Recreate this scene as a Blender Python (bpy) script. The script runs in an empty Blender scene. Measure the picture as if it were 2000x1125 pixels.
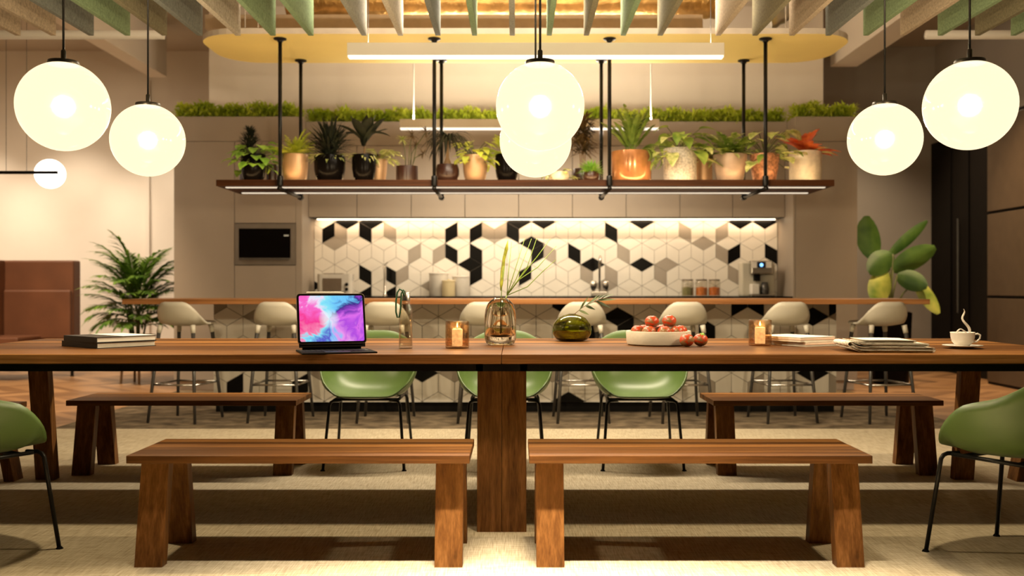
import bpy, math, random
from mathutils import Vector, Matrix
R=random.Random(7)
PI=math.pi
SC=bpy.context.scene
COL=SC.collection
F=1900.0; VX=1008.0; VY=563.0; CZ=1.05
def X(px,d): return (px-VX)*d/F
def Z(py,d): return CZ-(py-VY)*d/F
# ------------------------------------------------------------------ mesh builder
class G:
    def __init__(s): s.v=[]; s.f=[]; s.m=[]
    def add(s,vs,fs,mi=0):
        o=len(s.v); s.v+=[tuple(p) for p in vs]
        for f in fs: s.f.append([i+o for i in f]); s.m.append(mi)
    def box(s,x0,x1,y0,y1,z0,z1,mi=0,M=None):
        vs=[Vector(p) for p in((x0,y0,z0),(x1,y0,z0),(x1,y1,z0),(x0,y1,z0),(x0,y0,z1),(x1,y0,z1),(x1,y1,z1),(x0,y1,z1))]
        if M: vs=[M@p for p in vs]
        s.add(vs,[(3,2,1,0),(4,5,6,7),(0,1,5,4),(1,2,6,5),(2,3,7,6),(3,0,4,7)],mi); return s
    def hexa(s,vs,mi=0):
        s.add(vs,[(3,2,1,0),(4,5,6,7),(0,1,5,4),(1,2,6,5),(2,3,7,6),(3,0,4,7)],mi); return s
    def lathe(s,prof,n=32,c=(0,0,0),mi=0,M=None,sx=1,sy=1):
        vs=[];m=len(prof)
        for i in range(n):
            a=2*PI*i/n
            for r,z in prof:
                p=Vector((c[0]+r*math.cos(a)*sx,c[1]+r*math.sin(a)*sy,c[2]+z)); vs.append(M@p if M else p)
        fs=[]
        for i in range(n):
            j=(i+1)%n
            for k in range(m-1):
                a,b=prof[k][0],prof[k+1][0]
                if a<1e-6 and b<1e-6: continue
                if a<1e-6: fs.append((i*m+k,j*m+k+1,i*m+k+1))
                elif b<1e-6: fs.append((i*m+k,j*m+k,i*m+k+1))
                else: fs.append((i*m+k,j*m+k,j*m+k+1,i*m+k+1))
        s.add(vs,fs,mi); return s
    def tube(s,pts,r,n=8,mi=0,cap=True):
        pts=[Vector(p) for p in pts]; k=len(pts)
        rs=r if isinstance(r,(list,tuple)) else [r]*k
        vs=[];nrm=None
        for i,p in enumerate(pts):
            t=(pts[min(i+1,k-1)]-pts[max(i-1,0)]).normalized()
            if nrm is None:
                nrm=t.cross(Vector((0,0,1)))
                if nrm.length<.05: nrm=t.cross(Vector((1,0,0)))
            nrm=(nrm-t*nrm.dot(t)).normalized(); b=t.cross(nrm)
            for q in range(n):
                a=2*PI*q/n; vs.append(p+(nrm*math.cos(a)+b*math.sin(a))*rs[i])
        fs=[]
        for i in range(k-1):
            for q in range(n):
                w=(q+1)%n; fs.append((i*n+q,i*n+w,(i+1)*n+w,(i+1)*n+q))
        if cap: fs.append(tuple(range(n-1,-1,-1))); fs.append(tuple((k-1)*n+q for q in range(n)))
        s.add(vs,fs,mi); return s
    def grid(s,fn,nu,nv,mi=0,wrap=False):
        vs=[fn(i/(nu if wrap else nu-1),j/(nv-1)) for i in range(nu) for j in range(nv)]
        fs=[]
        for i in range(nu if wrap else nu-1):
            k=(i+1)%nu
            for j in range(nv-1): fs.append((i*nv+j,k*nv+j,k*nv+j+1,i*nv+j+1))
        s.add(vs,fs,mi); return s
    def leaf(s,p,az,el,L,w,droop=.6,n=5,fold=.25,shape='lance',mi=0,twist=0.):
        p=Vector(p); ca,sa=math.cos(az),math.sin(az); vs=[]
        for i in range(n+1):
            t=i/n; e=el-droop*t
            d=Vector((ca*math.cos(e),sa*math.cos(e),math.sin(e)))
            nn=Vector((-ca*math.sin(e),-sa*math.sin(e),math.cos(e)))
            sd=Vector((-sa,ca,0))
            if twist: sd,nn=sd*math.cos(twist)+nn*math.sin(twist),nn*math.cos(twist)-sd*math.sin(twist)
            if i: p=p+d*(L/n)
            if shape=='lance': ww=w*max(.06,math.sin(PI*min(1,.08+.92*t)**.8))
            elif shape=='heart': ww=w*(0.55+1.3*t if t<.25 else .875*max(.04,(1-((t-.25)/.75)**1.7)))*1.1
            elif shape=='oval': ww=w*max(.08,math.sin(PI*(.06+.92*t))**.6)
            else: ww=w*(1 if t<.65 else max(.1,1-((t-.65)/.35)**1.5))
            if i==n: ww=w*.05
            h=ww/2
            vs+=[p-sd*h+nn*h*fold,p,p+sd*h+nn*h*fold]
        fs=[]
        for i in range(n):
            a=i*3; fs+=[(a,a+1,a+4,a+3),(a+1,a+2,a+5,a+4)]
        s.add(vs,fs,mi); return p
    def frond(s,p,az,el,L,droop,n,ll,lw,mi=0,start=.15,vang=.9,hang=.3):
        p=Vector(p); pts=[p.copy()]; N=n
        for i in range(1,N+1):
            t=i/N; e=el-droop*t*t*.5-droop*t*.5
            d=Vector((math.cos(az)*math.cos(e),math.sin(az)*math.cos(e),math.sin(e)))
            p=p+d*(L/N); pts.append(p.copy())
            if t<start: continue
            k=math.sin(PI*min(1,.12+.86*(t-start)/(1-start)))**.7
            for sgn in(1,-1):
                s.leaf(p,az+sgn*vang,e*.6+.15+R.uniform(-.12,.12),ll*k+.01,lw,hang+R.uniform(0,.25),2,.2,'lance',mi)
        s.leaf(p,az,el-droop,ll*.6,lw,.2,2,.2,'lance',mi)
        s.tube(pts,[.004*L/.4*(1-.8*i/N)+.0008 for i in range(N+1)],4,mi,False)
def tag(o,label=None,cat=None,group=None,kind=None):
    if label:o['label']=label
    if cat:o['category']=cat
    if group:o['group']=group
    if kind:o['kind']=kind
    return o
def obj(name,g,mats,parent=None,smooth=False,bevel=0,loc=None,rz=0,label=None,solid=0,sub=0,auto=None):
    me=bpy.data.meshes.new(name); me.from_pydata(g.v,[],g.f); me.validate(); me.update()
    if not isinstance(mats,(list,tuple)): mats=[mats]
    for m in mats: me.materials.append(m)
    if len(mats)>1 and len(me.polygons)==len(g.m):
        for p,i in zip(me.polygons,g.m): p.material_index=i
    if smooth: me.shade_smooth()
    if auto:
        me.shade_smooth()
        try: me.set_sharp_from_angle(angle=math.radians(auto))
        except Exception: pass
    o=bpy.data.objects.new(name,me); COL.objects.link(o)
    if parent:o.parent=parent
    if loc:o.location=loc
    if rz:o.rotation_euler[2]=rz
    if label:o['label']=label
    if solid:
        m=o.modifiers.new('solid','SOLIDIFY'); m.thickness=solid; m.offset=0
    if sub:
        m=o.modifiers.new('sub','SUBSURF'); m.levels=sub; m.render_levels=sub
    if bevel:
        m=o.modifiers.new('bev','BEVEL'); m.width=bevel; m.segments=2; m.limit_method='ANGLE'
    return o
def thing(name,label,cat,loc=(0,0,0),rz=0,group=None):
    o=bpy.data.objects.new(name,None); COL.objects.link(o); o.location=loc; o.rotation_euler[2]=rz
    o.empty_display_size=.1
    return tag(o,label,cat,group)
def single(name,g,mats,label,cat,group=None,**k): return tag(obj(name,g,mats,**k),label,cat,group)
def struct(name,g,mats,**k): return tag(obj(name,g,mats,**k),kind='structure')
def dup(root,loc,rz,label,group=None):
    r=root.copy(); COL.objects.link(r); r.location=loc; r.rotation_euler[2]=rz; r['label']=label
    if group:r['group']=group
    for ch in list(root.children):
        c=ch.copy(); COL.objects.link(c); c.parent=r
        for gg in list(ch.children):
            d=gg.copy(); COL.objects.link(d); d.parent=c
    return r
# ------------------------------------------------------------------ materials
def nt(name):
    m=bpy.data.materials.new(name); m.use_nodes=True; n=m.node_tree.nodes; l=m.node_tree.links
    return m,n,l,n['Principled BSDF']
def N(n,t,**k):
    x=n.new(t)
    for a,b in k.items():
        if a in x.inputs.keys(): x.inputs[a].default_value=b
        else: setattr(x,a,b)
    return x
def ramp(n,stops):
    r=n.new('ShaderNodeValToRGB'); e=r.color_ramp.elements
    while len(e)<len(stops): e.new(.5)
    for q,(p,c) in zip(e,stops): q.position=p; q.color=(*c,1)
    return r
def coords(n,l,scale=(1,1,1),rot=(0,0,0),kind='Object'):
    tc=n.new('ShaderNodeTexCoord'); mp=n.new('ShaderNodeMapping')
    mp.inputs['Scale'].default_value=scale; mp.inputs['Rotation'].default_value=rot
    l.new(tc.outputs[kind],mp.inputs['Vector']); return mp.outputs['Vector']
def mat(name,c,rough=.5,metal=0,var=.08,sc=8,bump=0,bsc=60,emit=None,es=0,trans=0,ior=1.45,coat=0,spec=.5):
    m,n,l,b=nt(name)
    v=coords(n,l)
    t=N(n,'ShaderNodeTexNoise',Scale=sc,Detail=4.0); l.new(v,t.inputs['Vector'])
    r=ramp(n,[(.3,tuple(x*(1-var) for x in c)),(.7,tuple(min(1,x*(1+var)) for x in c))])
    l.new(t.outputs['Fac'],r.inputs['Fac']); l.new(r.outputs['Color'],b.inputs['Base Color'])
    b.inputs['Roughness'].default_value=rough; b.inputs['Metallic'].default_value=metal
    b.inputs['Specular IOR Level'].default_value=spec
    b.inputs['Transmission Weight'].default_value=trans; b.inputs['IOR'].default_value=ior
    b.inputs['Coat Weight'].default_value=coat
    if emit: b.inputs['Emission Color'].default_value=(*emit,1); b.inputs['Emission Strength'].default_value=es
    if bump:
        t2=N(n,'ShaderNodeTexNoise',Scale=bsc,Detail=3.0); l.new(v,t2.inputs['Vector'])
        bp=N(n,'ShaderNodeBump',Strength=bump,Distance=.01); l.new(t2.outputs['Fac'],bp.inputs['Height']); l.new(bp.outputs['Normal'],b.inputs['Normal'])
    return m
def wood(name,axis,cols,rough=.4,plank=0,pax='Y',sc=1.):
    m,n,l,b=nt(name)
    s={'X':(.4,15,15),'Y':(15,.4,15),'Z':(15,15,.4)}[axis]
    v=coords(n,l,tuple(q*sc for q in s))
    t=N(n,'ShaderNodeTexNoise',Scale=2.2,Detail=6.0,Roughness=.6,Distortion=.25); l.new(v,t.inputs['Vector'])
    v2=coords(n,l,tuple(q*sc*4 for q in s))
    t2=N(n,'ShaderNodeTexNoise',Scale=3.,Detail=4.0); l.new(v2,t2.inputs['Vector'])
    mx=N(n,'ShaderNodeMath',operation='MULTIPLY_ADD'); l.new(t2.outputs['Fac'],mx.inputs[0]); mx.inputs[1].default_value=.35; 
    sub=N(n,'ShaderNodeMath',operation='SUBTRACT'); l.new(t.outputs['Fac'],sub.inputs[0]); sub.inputs[1].default_value=.17
    l.new(sub.outputs[0],mx.inputs[2])
    fac=mx.outputs[0]
    if plank:
        tc=n.new('ShaderNodeTexCoord'); sp=n.new('ShaderNodeSeparateXYZ'); l.new(tc.outputs['Object'],sp.inputs[0])
        a=N(n,'ShaderNodeMath',operation='MULTIPLY'); a.inputs[1].default_value=1/plank; l.new(sp.outputs[pax],a.inputs[0])
        f=N(n,'ShaderNodeMath',operation='FLOOR'); l.new(a.outputs[0],f.inputs[0])
        w=n.new('ShaderNodeTexWhiteNoise'); w.noise_dimensions='1D'; l.new(f.outputs[0],w.inputs['W'])
        k=N(n,'ShaderNodeMath',operation='MULTIPLY_ADD'); l.new(w.outputs['Value'],k.inputs[0]); k.inputs[1].default_value=.5
        k2=N(n,'ShaderNodeMath',operation='SUBTRACT'); l.new(fac,k2.inputs[0]); k2.inputs[1].default_value=.25; l.new(k2.outputs[0],k.inputs[2]); fac=k.outputs[0]
    r=ramp(n,[(.27,cols[0]),(.5,cols[1]),(.72,cols[2])]); l.new(fac,r.inputs['Fac']); l.new(r.outputs['Color'],b.inputs['Base Color'])
    b.inputs['Roughness'].default_value=rough; b.inputs['Specular IOR Level'].default_value=.1
    bp=N(n,'ShaderNodeBump',Strength=.12,Distance=.004); l.new(t2.outputs['Fac'],bp.inputs['Height']); l.new(bp.outputs['Normal'],b.inputs['Normal'])
    return m
def leafmat(name,c1,c2,tr=.3,rough=.45,sc=9):
    m,n,l,b=nt(name)
    v=coords(n,l); t=N(n,'ShaderNodeTexNoise',Scale=sc,Detail=2.0); l.new(v,t.inputs['Vector'])
    r=ramp(n,[(.35,c1),(.65,c2)]); l.new(t.outputs['Fac'],r.inputs['Fac']); l.new(r.outputs['Color'],b.inputs['Base Color'])
    b.inputs['Roughness'].default_value=rough
    tl=n.new('ShaderNodeBsdfTranslucent'); l.new(r.outputs['Color'],tl.inputs['Color'])
    ms=n.new('ShaderNodeMixShader'); ms.inputs[0].default_value=tr
    l.new(b.outputs[0],ms.inputs[1]); l.new(tl.outputs[0],ms.inputs[2]); l.new(ms.outputs[0],n['Material Output'].inputs['Surface'])
    return m
def emis(name,c,s):
    m,n,l,b=nt(name); n.remove(b)
    e=N(n,'ShaderNodeEmission',Strength=s); e.inputs['Color'].default_value=(*c,1); l.new(e.outputs[0],n['Material Output'].inputs['Surface']); return m
WC=[(.070,.027,.0075),(.155,.064,.0175),(.26,.117,.035)]
WD=[(.055,.020,.008),(.12,.048,.018),(.20,.085,.033)]
M={}
M['wood_x']=wood('walnut_long','X',WC,.48,.105)
M['wood_x2']=wood('walnut_bench','X',WC,.46,.06)
M['wood_z']=wood('walnut_leg','Z',WC,.42)
M['wood_bar']=wood('oak_bar','X',[(.16,.065,.02),(.28,.12,.042),(.36,.17,.06)],.4)
M['wood_shelf']=wood('shelf_wood','X',[(.03,.010,.0035),(.062,.021,.007),(.095,.033,.011)],.45)
M['black']=mat('black_metal',(.012,.011,.010),.35,.6)
M['blackm']=mat('black_matte',(.007,.006,.005),.7,spec=.08)
M['bronze']=mat('bronze_metal',(.05,.042,.033),.35,.8)
M['steel']=mat('steel',(.55,.52,.48),.25,1)
M['gunmetal']=mat('gunmetal',(.10,.095,.09),.35,.7)
M['wall']=mat('plaster',(.72,.64,.54),.85,0,.03,2,.05,90)
M['wallg']=mat('grey_plaster',(.40,.36,.31),.85,0,.03,2,.05,90)
M['ceil']=mat('ceiling_paint',(.50,.43,.34),.9,0,.04,2)
M['cab']=mat('taupe_laminate',(.33,.275,.22),.5,0,.03,3)
M['cabdark']=mat('taupe_gap',(.05,.042,.035),.7)
M['tilew']=mat('tile_white',(.78,.73,.65),.22,0,.04,5)
M['tileg']=mat('tile_grey',(.36,.31,.255),.25,0,.06,5)
M['tileb']=mat('tile_black',(.005,.0045,.004),.25,0,.1,5,spec=.12)
M['grout']=mat('grout',(.24,.21,.175),.9)
M['white']=mat('white_plastic',(.52,.48,.39),.42,0,.02,3)
M['lampwhite']=mat('lamp_white',(.55,.51,.45),.5,0,.02,3)
M['soffit']=mat('yellow_paint',(.93,.74,.27),.8,0,.03,2)
M['beigeedge']=mat('beige_edge',(.55,.47,.38),.8)
M['green']=mat('green_plastic',(.078,.128,.032),.38,0,.05,3)
M['dark_door']=mat('dark_door',(.009,.007,.0055),.55,spec=.12)
M['brown_door']=mat('brown_door',(.095,.066,.042),.4,.2)
M['leather']=mat('brown_leather',(.135,.05,.021),.55,0,.15,3,.1,40)
M['copper']=mat('copper_pot',(.50,.31,.17),.42,.4)
M['potblack']=mat('black_glaze',(.004,.003,.0025),.22,0,.1,5,spec=.06)
M['potbrown']=mat('brown_glaze',(.035,.013,.008),.3)
M['potspeck']=mat('speckle_pot',(.45,.40,.34),.5,0,.35,60)
M['potcopper']=mat('copper_speckle',(.42,.19,.10),.4,.3,.6,45)
M['potcream']=mat('cream_pot',(.58,.50,.38),.4,.1,.15,25)
M['soil']=mat('soil',(.03,.018,.01),.9)
M['felt']={}
for k,c in dict(tan=(.42,.33,.23),beige=(.50,.44,.35),slate=(.165,.175,.155),green=(.20,.285,.15),olive=(.19,.165,.095),grey=(.27,.265,.22)).items():
    M['felt'][k]=mat('felt_'+k,tuple(q*.72 for q in c),.95,0,.28,70,.3,150)
M['lf_lime']=leafmat('leaf_lime',(.52,.62,.05),(.74,.80,.14))
M['lf_green']=leafmat('leaf_green',(.12,.22,.025),(.42,.52,.10))
M['lf_fresh']=leafmat('leaf_fresh',(.20,.42,.05),(.42,.66,.11))
M['lf_dark']=leafmat('leaf_dark',(.006,.009,.003),(.022,.026,.008),.12,.7)
M['lf_brown']=leafmat('leaf_brown',(.05,.035,.012),(.16,.09,.03),.2)
M['lf_pale']=leafmat('leaf_pale',(.34,.42,.09),(.78,.78,.36),.3,.45,22)
M['lf_red']=leafmat('leaf_red',(.55,.05,.015),(.80,.20,.05),.25,.4,14)
M['lf_palm']=leafmat('leaf_palm',(.06,.14,.018),(.20,.34,.05),.3)
M['lf_big']=leafmat('leaf_big',(.03,.09,.012),(.10,.20,.03),.2,.5,4)
M['lf_bigy']=leafmat('leaf_bigy',(.16,.28,.03),(.58,.62,.13),.3,.45,5)  # lighter copy of the big leaf, light painted into its colour
M['lf_grass']=leafmat('leaf_grass',(.34,.45,.02),(.62,.70,.07),.35,.6,6)
M['stem']=mat('stem',(.09,.10,.03),.6)
M['bark']=mat('bark',(.22,.13,.06),.8)
def m_opal():
    m,n,l,b=nt('opal_glass'); b.inputs['Base Color'].default_value=(.002,.0018,.001,1); b.inputs['Roughness'].default_value=.08
    b.inputs['Specular IOR Level'].default_value=.35
    b.inputs['Emission Color'].default_value=(1,.85,.56,1); b.inputs['Emission Strength'].default_value=1.22
    tr=n.new('ShaderNodeBsdfTransparent'); tr.inputs['Color'].default_value=(1,.82,.55,1)
    ms=n.new('ShaderNodeMixShader'); ms.inputs[0].default_value=.07
    l.new(b.outputs[0],ms.inputs[1]); l.new(tr.outputs[0],ms.inputs[2]); l.new(ms.outputs[0],n['Material Output'].inputs['Surface']); return m
M['glow']=m_opal()
def thin(name,tint,rough=.02,bump=0,ior=1.45,pw_=4.):
    m,n,l,b=nt(name); n.remove(b)
    tr=n.new('ShaderNodeBsdfTransparent'); tr.inputs['Color'].default_value=(*tint,1)
    gl=N(n,'ShaderNodeBsdfGlossy',Roughness=rough); lw=N(n,'ShaderNodeLayerWeight',Blend=.5); pw=N(n,'ShaderNodeMath',operation='POWER'); l.new(lw.outputs['Facing'],pw.inputs[0]); pw.inputs[1].default_value=pw_; fr=N(n,'ShaderNodeMath',operation='MULTIPLY_ADD'); l.new(pw.outputs[0],fr.inputs[0]); fr.inputs[1].default_value=.7; fr.inputs[2].default_value=.06
    if bump:
        t=N(n,'ShaderNodeTexNoise',Scale=bump,Detail=3.); l.new(coords(n,l),t.inputs['Vector'])
        bp=N(n,'ShaderNodeBump',Strength=.6,Distance=.01); l.new(t.outputs['Fac'],bp.inputs['Height'])
        l.new(bp.outputs['Normal'],gl.inputs['Normal']); l.new(bp.outputs['Normal'],lw.inputs['Normal'])
        r=ramp(n,[(.3,tuple(x*.82 for x in tint)),(.7,tint)]); l.new(t.outputs['Fac'],r.inputs['Fac']); l.new(r.outputs['Color'],tr.inputs['Color'])
    ms=n.new('ShaderNodeMixShader'); l.new(fr.outputs[0],ms.inputs[0]); l.new(tr.outputs[0],ms.inputs[1]); l.new(gl.outputs[0],ms.inputs[2])
    l.new(ms.outputs[0],n['Material Output'].inputs['Surface']); return m
M['tube']=emis('tube_glow',(1.0,.86,.68),1.6)
M['ledw']=emis('led_warm',(1.0,.80,.55),5)
M['ledo']=emis('led_amber',(1.0,.62,.27),34)
M['glass']=thin('clear_glass',(.97,.96,.93)); M['bottle']=thin('bottle_glass',(.93,.91,.86),pw_=2.2)
M['smoke']=mat('smoke_glass',(.84,.77,.64),.02,0,.04,6,trans=1)
M['olive']=mat('olive_glass',(.42,.44,.05),.03,0,.1,3,trans=1)
M['amber']=thin('amber_glass',(.95,.80,.62),.12,70)
M['wax']=mat('wax',(.88,.78,.64),.5,emit=(1,.70,.42),es=1.0)  # emission stands in for flame light glowing through the wax
M['flame']=emis('flame',(1,.72,.32),14)
M['paper']=mat('paper',(.72,.67,.58),.8,0,.05,30)
M['paperw']=mat('paper_white',(.70,.66,.60),.7)
M['ceramic']=mat('stone_ceramic',(.58,.53,.45),.55,0,.06,14,.1,60)
M['china']=mat('china',(.62,.58,.52),.2)
M['cyan_lcd']=emis('display_blue',(.2,.5,1),3)
M['grille']=mat('grille',(.20,.15,.11),.4,.5)
M['foil']=mat('warmlit_foil',(.40,.225,.07),.36,.85,.35,7,.8,18)  # golden tone of warm light painted into the foil colour
M['silver']=mat('silver_foil',(.60,.58,.55),.3,.9,.2,9,.9,22)
M['tan']=mat('tan_beam',(.42,.31,.20),.7)
M['strap']=mat('green_strap',(.015,.07,.03),.5)
M['bookblack']=mat('cover_black',(.01,.01,.01),.4)
M['tea']=mat('coffee',(.05,.02,.008),.1)
def m_carpet():
    m,n,l,b=nt('woven_carpet')
    a=N(n,'ShaderNodeTexNoise',Scale=1.,Detail=3.); l.new(coords(n,l,(260,9,1),(0,0,.12)),a.inputs['Vector'])
    c=N(n,'ShaderNodeTexNoise',Scale=1.,Detail=3.); l.new(coords(n,l,(9,260,1),(0,0,-.1)),c.inputs['Vector'])
    s=N(n,'ShaderNodeMath',operation='ADD'); l.new(a.outputs['Fac'],s.inputs[0]); l.new(c.outputs['Fac'],s.inputs[1])
    h=N(n,'ShaderNodeMath',operation='MULTIPLY'); h.inputs[1].default_value=.5; l.new(s.outputs[0],h.inputs[0])
    r=ramp(n,[(.38,(.30,.245,.155)),(.62,(.58,.50,.36))]); l.new(h.outputs[0],r.inputs['Fac']); l.new(r.outputs['Color'],b.inputs['Base Color'])
    b.inputs['Roughness'].default_value=.95; b.inputs['Specular IOR Level'].default_value=.1
    bp=N(n,'ShaderNodeBump',Strength=.35,Distance=.004); l.new(h.outputs[0],bp.inputs['Height']); l.new(bp.outputs['Normal'],b.inputs['Normal'])
    return m
M['carpet']=m_carpet()
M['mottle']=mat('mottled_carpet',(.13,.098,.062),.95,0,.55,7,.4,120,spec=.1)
def m_floor():
    m,n,l,b=nt('chevron_oak')
    tc=n.new('ShaderNodeTexCoord'); sp=n.new('ShaderNodeSeparateXYZ'); l.new(tc.outputs['Object'],sp.inputs[0])
    def mt(op,a,bv=None,c=None):
        x=n.new('ShaderNodeMath'); x.operation=op
        for i,q in enumerate((a,bv,c)):
            if q is None: continue
            if isinstance(q,(int,float)): x.inputs[i].default_value=q
            else: l.new(q,x.inputs[i])
        return x.outputs[0]
    x,y=sp.outputs['X'],sp.outputs['Y']
    pp=mt('PINGPONG',y,.55); v=mt('ADD',x,pp); i1=mt('FLOOR',mt('MULTIPLY',v,7.5)); i2=mt('FLOOR',mt('DIVIDE',y,.55))
    cb=n.new('ShaderNodeCombineXYZ'); l.new(i1,cb.inputs[0]); l.new(i2,cb.inputs[1])
    w=n.new('ShaderNodeTexWhiteNoise'); w.noise_dimensions='2D'; l.new(cb.outputs[0],w.inputs['Vector'])
    r=ramp(n,[(0,(.17,.085,.035)),(.5,(.26,.135,.058)),(1,(.36,.20,.09))]); l.new(w.outputs['Value'],r.inputs['Fac']); l.new(r.outputs['Color'],b.inputs['Base Color'])
    b.inputs['Roughness'].default_value=.42; return m
M['oak']=m_floor()
def m_screen():
    m,n,l,b=nt('splash_display'); n.remove(b)
    tc=n.new('ShaderNodeTexCoord'); sp=n.new('ShaderNodeSeparateXYZ'); l.new(tc.outputs['Object'],sp.inputs[0])
    nz=N(n,'ShaderNodeTexNoise',Scale=14.,Detail=5.,Distortion=1.6); l.new(tc.outputs['Object'],nz.inputs['Vector'])
    def mt(op,a,bv=None,c=None):
        x=n.new('ShaderNodeMath'); x.operation=op
        for i,q in enumerate((a,bv,c)):
            if q is None: continue
            if isinstance(q,(int,float)): x.inputs[i].default_value=q
            else: l.new(q,x.inputs[i])
        return x.outputs[0]
    dx=mt('ADD',sp.outputs['X'],.01); dz=mt('SUBTRACT',sp.outputs['Z'],.105)
    wob=mt('MULTIPLY',mt('SUBTRACT',nz.outputs['Fac'],.5),2.2)
    ang=mt('ADD',mt('ARCTAN2',dz,dx),wob)
    fr=mt('FRACT',mt('ADD',mt('DIVIDE',ang,2*PI),1.0))
    r=ramp(n,[(0,(.75,.16,.85)),(.07,(.30,.06,.55)),(.12,(.05,.03,.25)),(.17,(.16,.55,.95)),(.27,(.25,.80,.95)),(.34,(.9,.75,.95)),(.40,(.95,.16,.62)),(.52,(.93,.05,.30)),(.60,(.95,.25,.45)),(.64,(.25,.80,.95)),(.72,(.10,.10,.60)),(.78,(.25,.55,.95)),(.84,(.85,.30,.85)),(.92,(.45,.08,.75)),(1,(.75,.16,.85))])
    l.new(fr,r.inputs['Fac'])
    d2=mt('ADD',mt('MULTIPLY',dx,dx),mt('MULTIPLY',dz,dz)); k=mt('SUBTRACT',mt('MULTIPLY_ADD',wob,.25,.78),mt('MULTIPLY',d2,380.))
    k=mt('MINIMUM',mt('MAXIMUM',k,0.),1.)
    mx=n.new('ShaderNodeMix'); mx.data_type='RGBA'; l.new(k,mx.inputs[0]); l.new(r.outputs['Color'],mx.inputs[6]); mx.inputs[7].default_value=(.80,.95,1,1)
    e=N(n,'ShaderNodeEmission',Strength=1.0); l.new(mx.outputs[2],e.inputs['Color']); l.new(e.outputs[0],n['Material Output'].inputs['Surface']); return m
M['screen']=m_screen()
def m_tang():
    m,n,l,b=nt('tangerine_skin')
    t=N(n,'ShaderNodeTexNoise',Scale=13.,Detail=2.,Distortion=3.); l.new(coords(n,l),t.inputs['Vector'])
    r=ramp(n,[(.47,(.44,.042,.006)),(.54,(.24,.125,.05))]); l.new(t.outputs['Fac'],r.inputs['Fac']); l.new(r.outputs['Color'],b.inputs['Base Color'])
    b.inputs['Roughness'].default_value=.35; return m
M['tang']=m_tang()
def m_steam():
    m,n,l,b=nt('steam'); b.inputs['Base Color'].default_value=(.8,.74,.66,1)
    tr=n.new('ShaderNodeBsdfTransparent'); ms=n.new('ShaderNodeMixShader')
    t=N(n,'ShaderNodeTexNoise',Scale=30.); l.new(coords(n,l),t.inputs['Vector'])
    r=ramp(n,[(.3,(.25,)*3),(.7,(.75,)*3)]); l.new(t.outputs['Fac'],r.inputs['Fac']); l.new(r.outputs['Color'],ms.inputs[0])
    l.new(tr.outputs[0],ms.inputs[1]); l.new(b.outputs[0],ms.inputs[2]); l.new(ms.outputs[0],n['Material Output'].inputs['Surface']); return m
M['steam']=m_steam()
def m_news():
    m,n,l,b=nt('newsprint')
    t=N(n,'ShaderNodeTexNoise',Scale=1.,Detail=3.); l.new(coords(n,l,(25,170,170)),t.inputs['Vector'])
    r=ramp(n,[(.36,(.16,.14,.11)),(.44,(.72,.66,.56)),(.6,(.80,.74,.63))]); l.new(t.outputs['Fac'],r.inputs['Fac']); l.new(r.outputs['Color'],b.inputs['Base Color'])
    b.inputs['Roughness'].default_value=.85; return m
M['news']=m_news()
# ------------------------------------------------------------------ camera
cam=bpy.data.cameras.new('camera'); co=bpy.data.objects.new('camera',cam); COL.objects.link(co)
co.location=(0,0,CZ); co.rotation_euler=(PI/2,0,0)
cam.sensor_width=36; cam.lens=36*F/2000; cam.shift_x=-(VX-1000)/2000; cam.shift_y=(VY-562.5)/2000
cam.dof.use_dof=True; cam.dof.focus_distance=4.4; cam.dof.aperture_fstop=2.2
cam.clip_start=.05; cam.clip_end=60
SC.camera=co
# ------------------------------------------------------------------ setting
LX,RX,BY,FY,HC=-8.0,5.49,13.0,-3.5,4.22
struct('floor',G().box(LX,RX,FY,BY,-.05,0),M['oak'])
struct('trim_1',G().box(LX+.01,RX-.01,FY+.01,7.23,.0005,.006),M['carpet'])
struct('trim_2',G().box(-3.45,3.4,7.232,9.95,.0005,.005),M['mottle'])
struct('ceiling',G().box(LX,RX,FY,BY,HC,HC+.1),M['ceil'])
struct('wall_back',G().box(LX,RX,BY,BY+.1,0,HC),M['wall'])
struct('wall_left',G().box(LX-.1,LX,FY,BY,0,HC),M['wall'])
struct('wall_right',G().box(RX,RX+.1,FY,BY,0,HC),M['wallg'])
struct('wall_front',G().box(LX,RX,FY-.1,FY,0,HC),M['dark_door'])
struct('wall_kitchen',G().box(-3.45,3.45,10.93,11.1,0,HC),M['wall'])
struct('wall_alcove',G().box(3.6,RX,12.75,12.98,0,HC),M['wallg'])
# pilaster line on the left back wall
struct('trim_3',G().box(X(286,BY),X(294,BY),12.955,12.999,0,HC-.4),M['wall'])
# dark full-height doors on the right wall
d1=struct('door_1',G().box(5.42,5.485,10.75,12.7,.0,2.93),M['dark_door'])
g=G(); g.box(5.405,5.4195,11.62,11.635,.02,2.9); g.box(5.405,5.4195,12.1,12.115,.02,2.9); obj('door_seam',g,M['blackm'],d1)
obj('door_handle',G().tube([(5.38,11.85,.75),(5.38,11.85,1.9)],.014),M['gunmetal'],d1)
cb=thing('wardrobe_cabinet','tall brown panelled cupboard against the right wall beside the dark doors','cabinet',(5.2,10.2,0))
obj('body',G().box(0,.285,-.35,.52,0,2.92),M['dark_door'],cb)
for a,b_ in((.03,.94),(.97,1.86),(1.89,2.88)):
    obj('door_panel',G().box(-.018,-.001,-.33,.50,a,b_),M['brown_door'],cb,bevel=.004)
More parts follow.
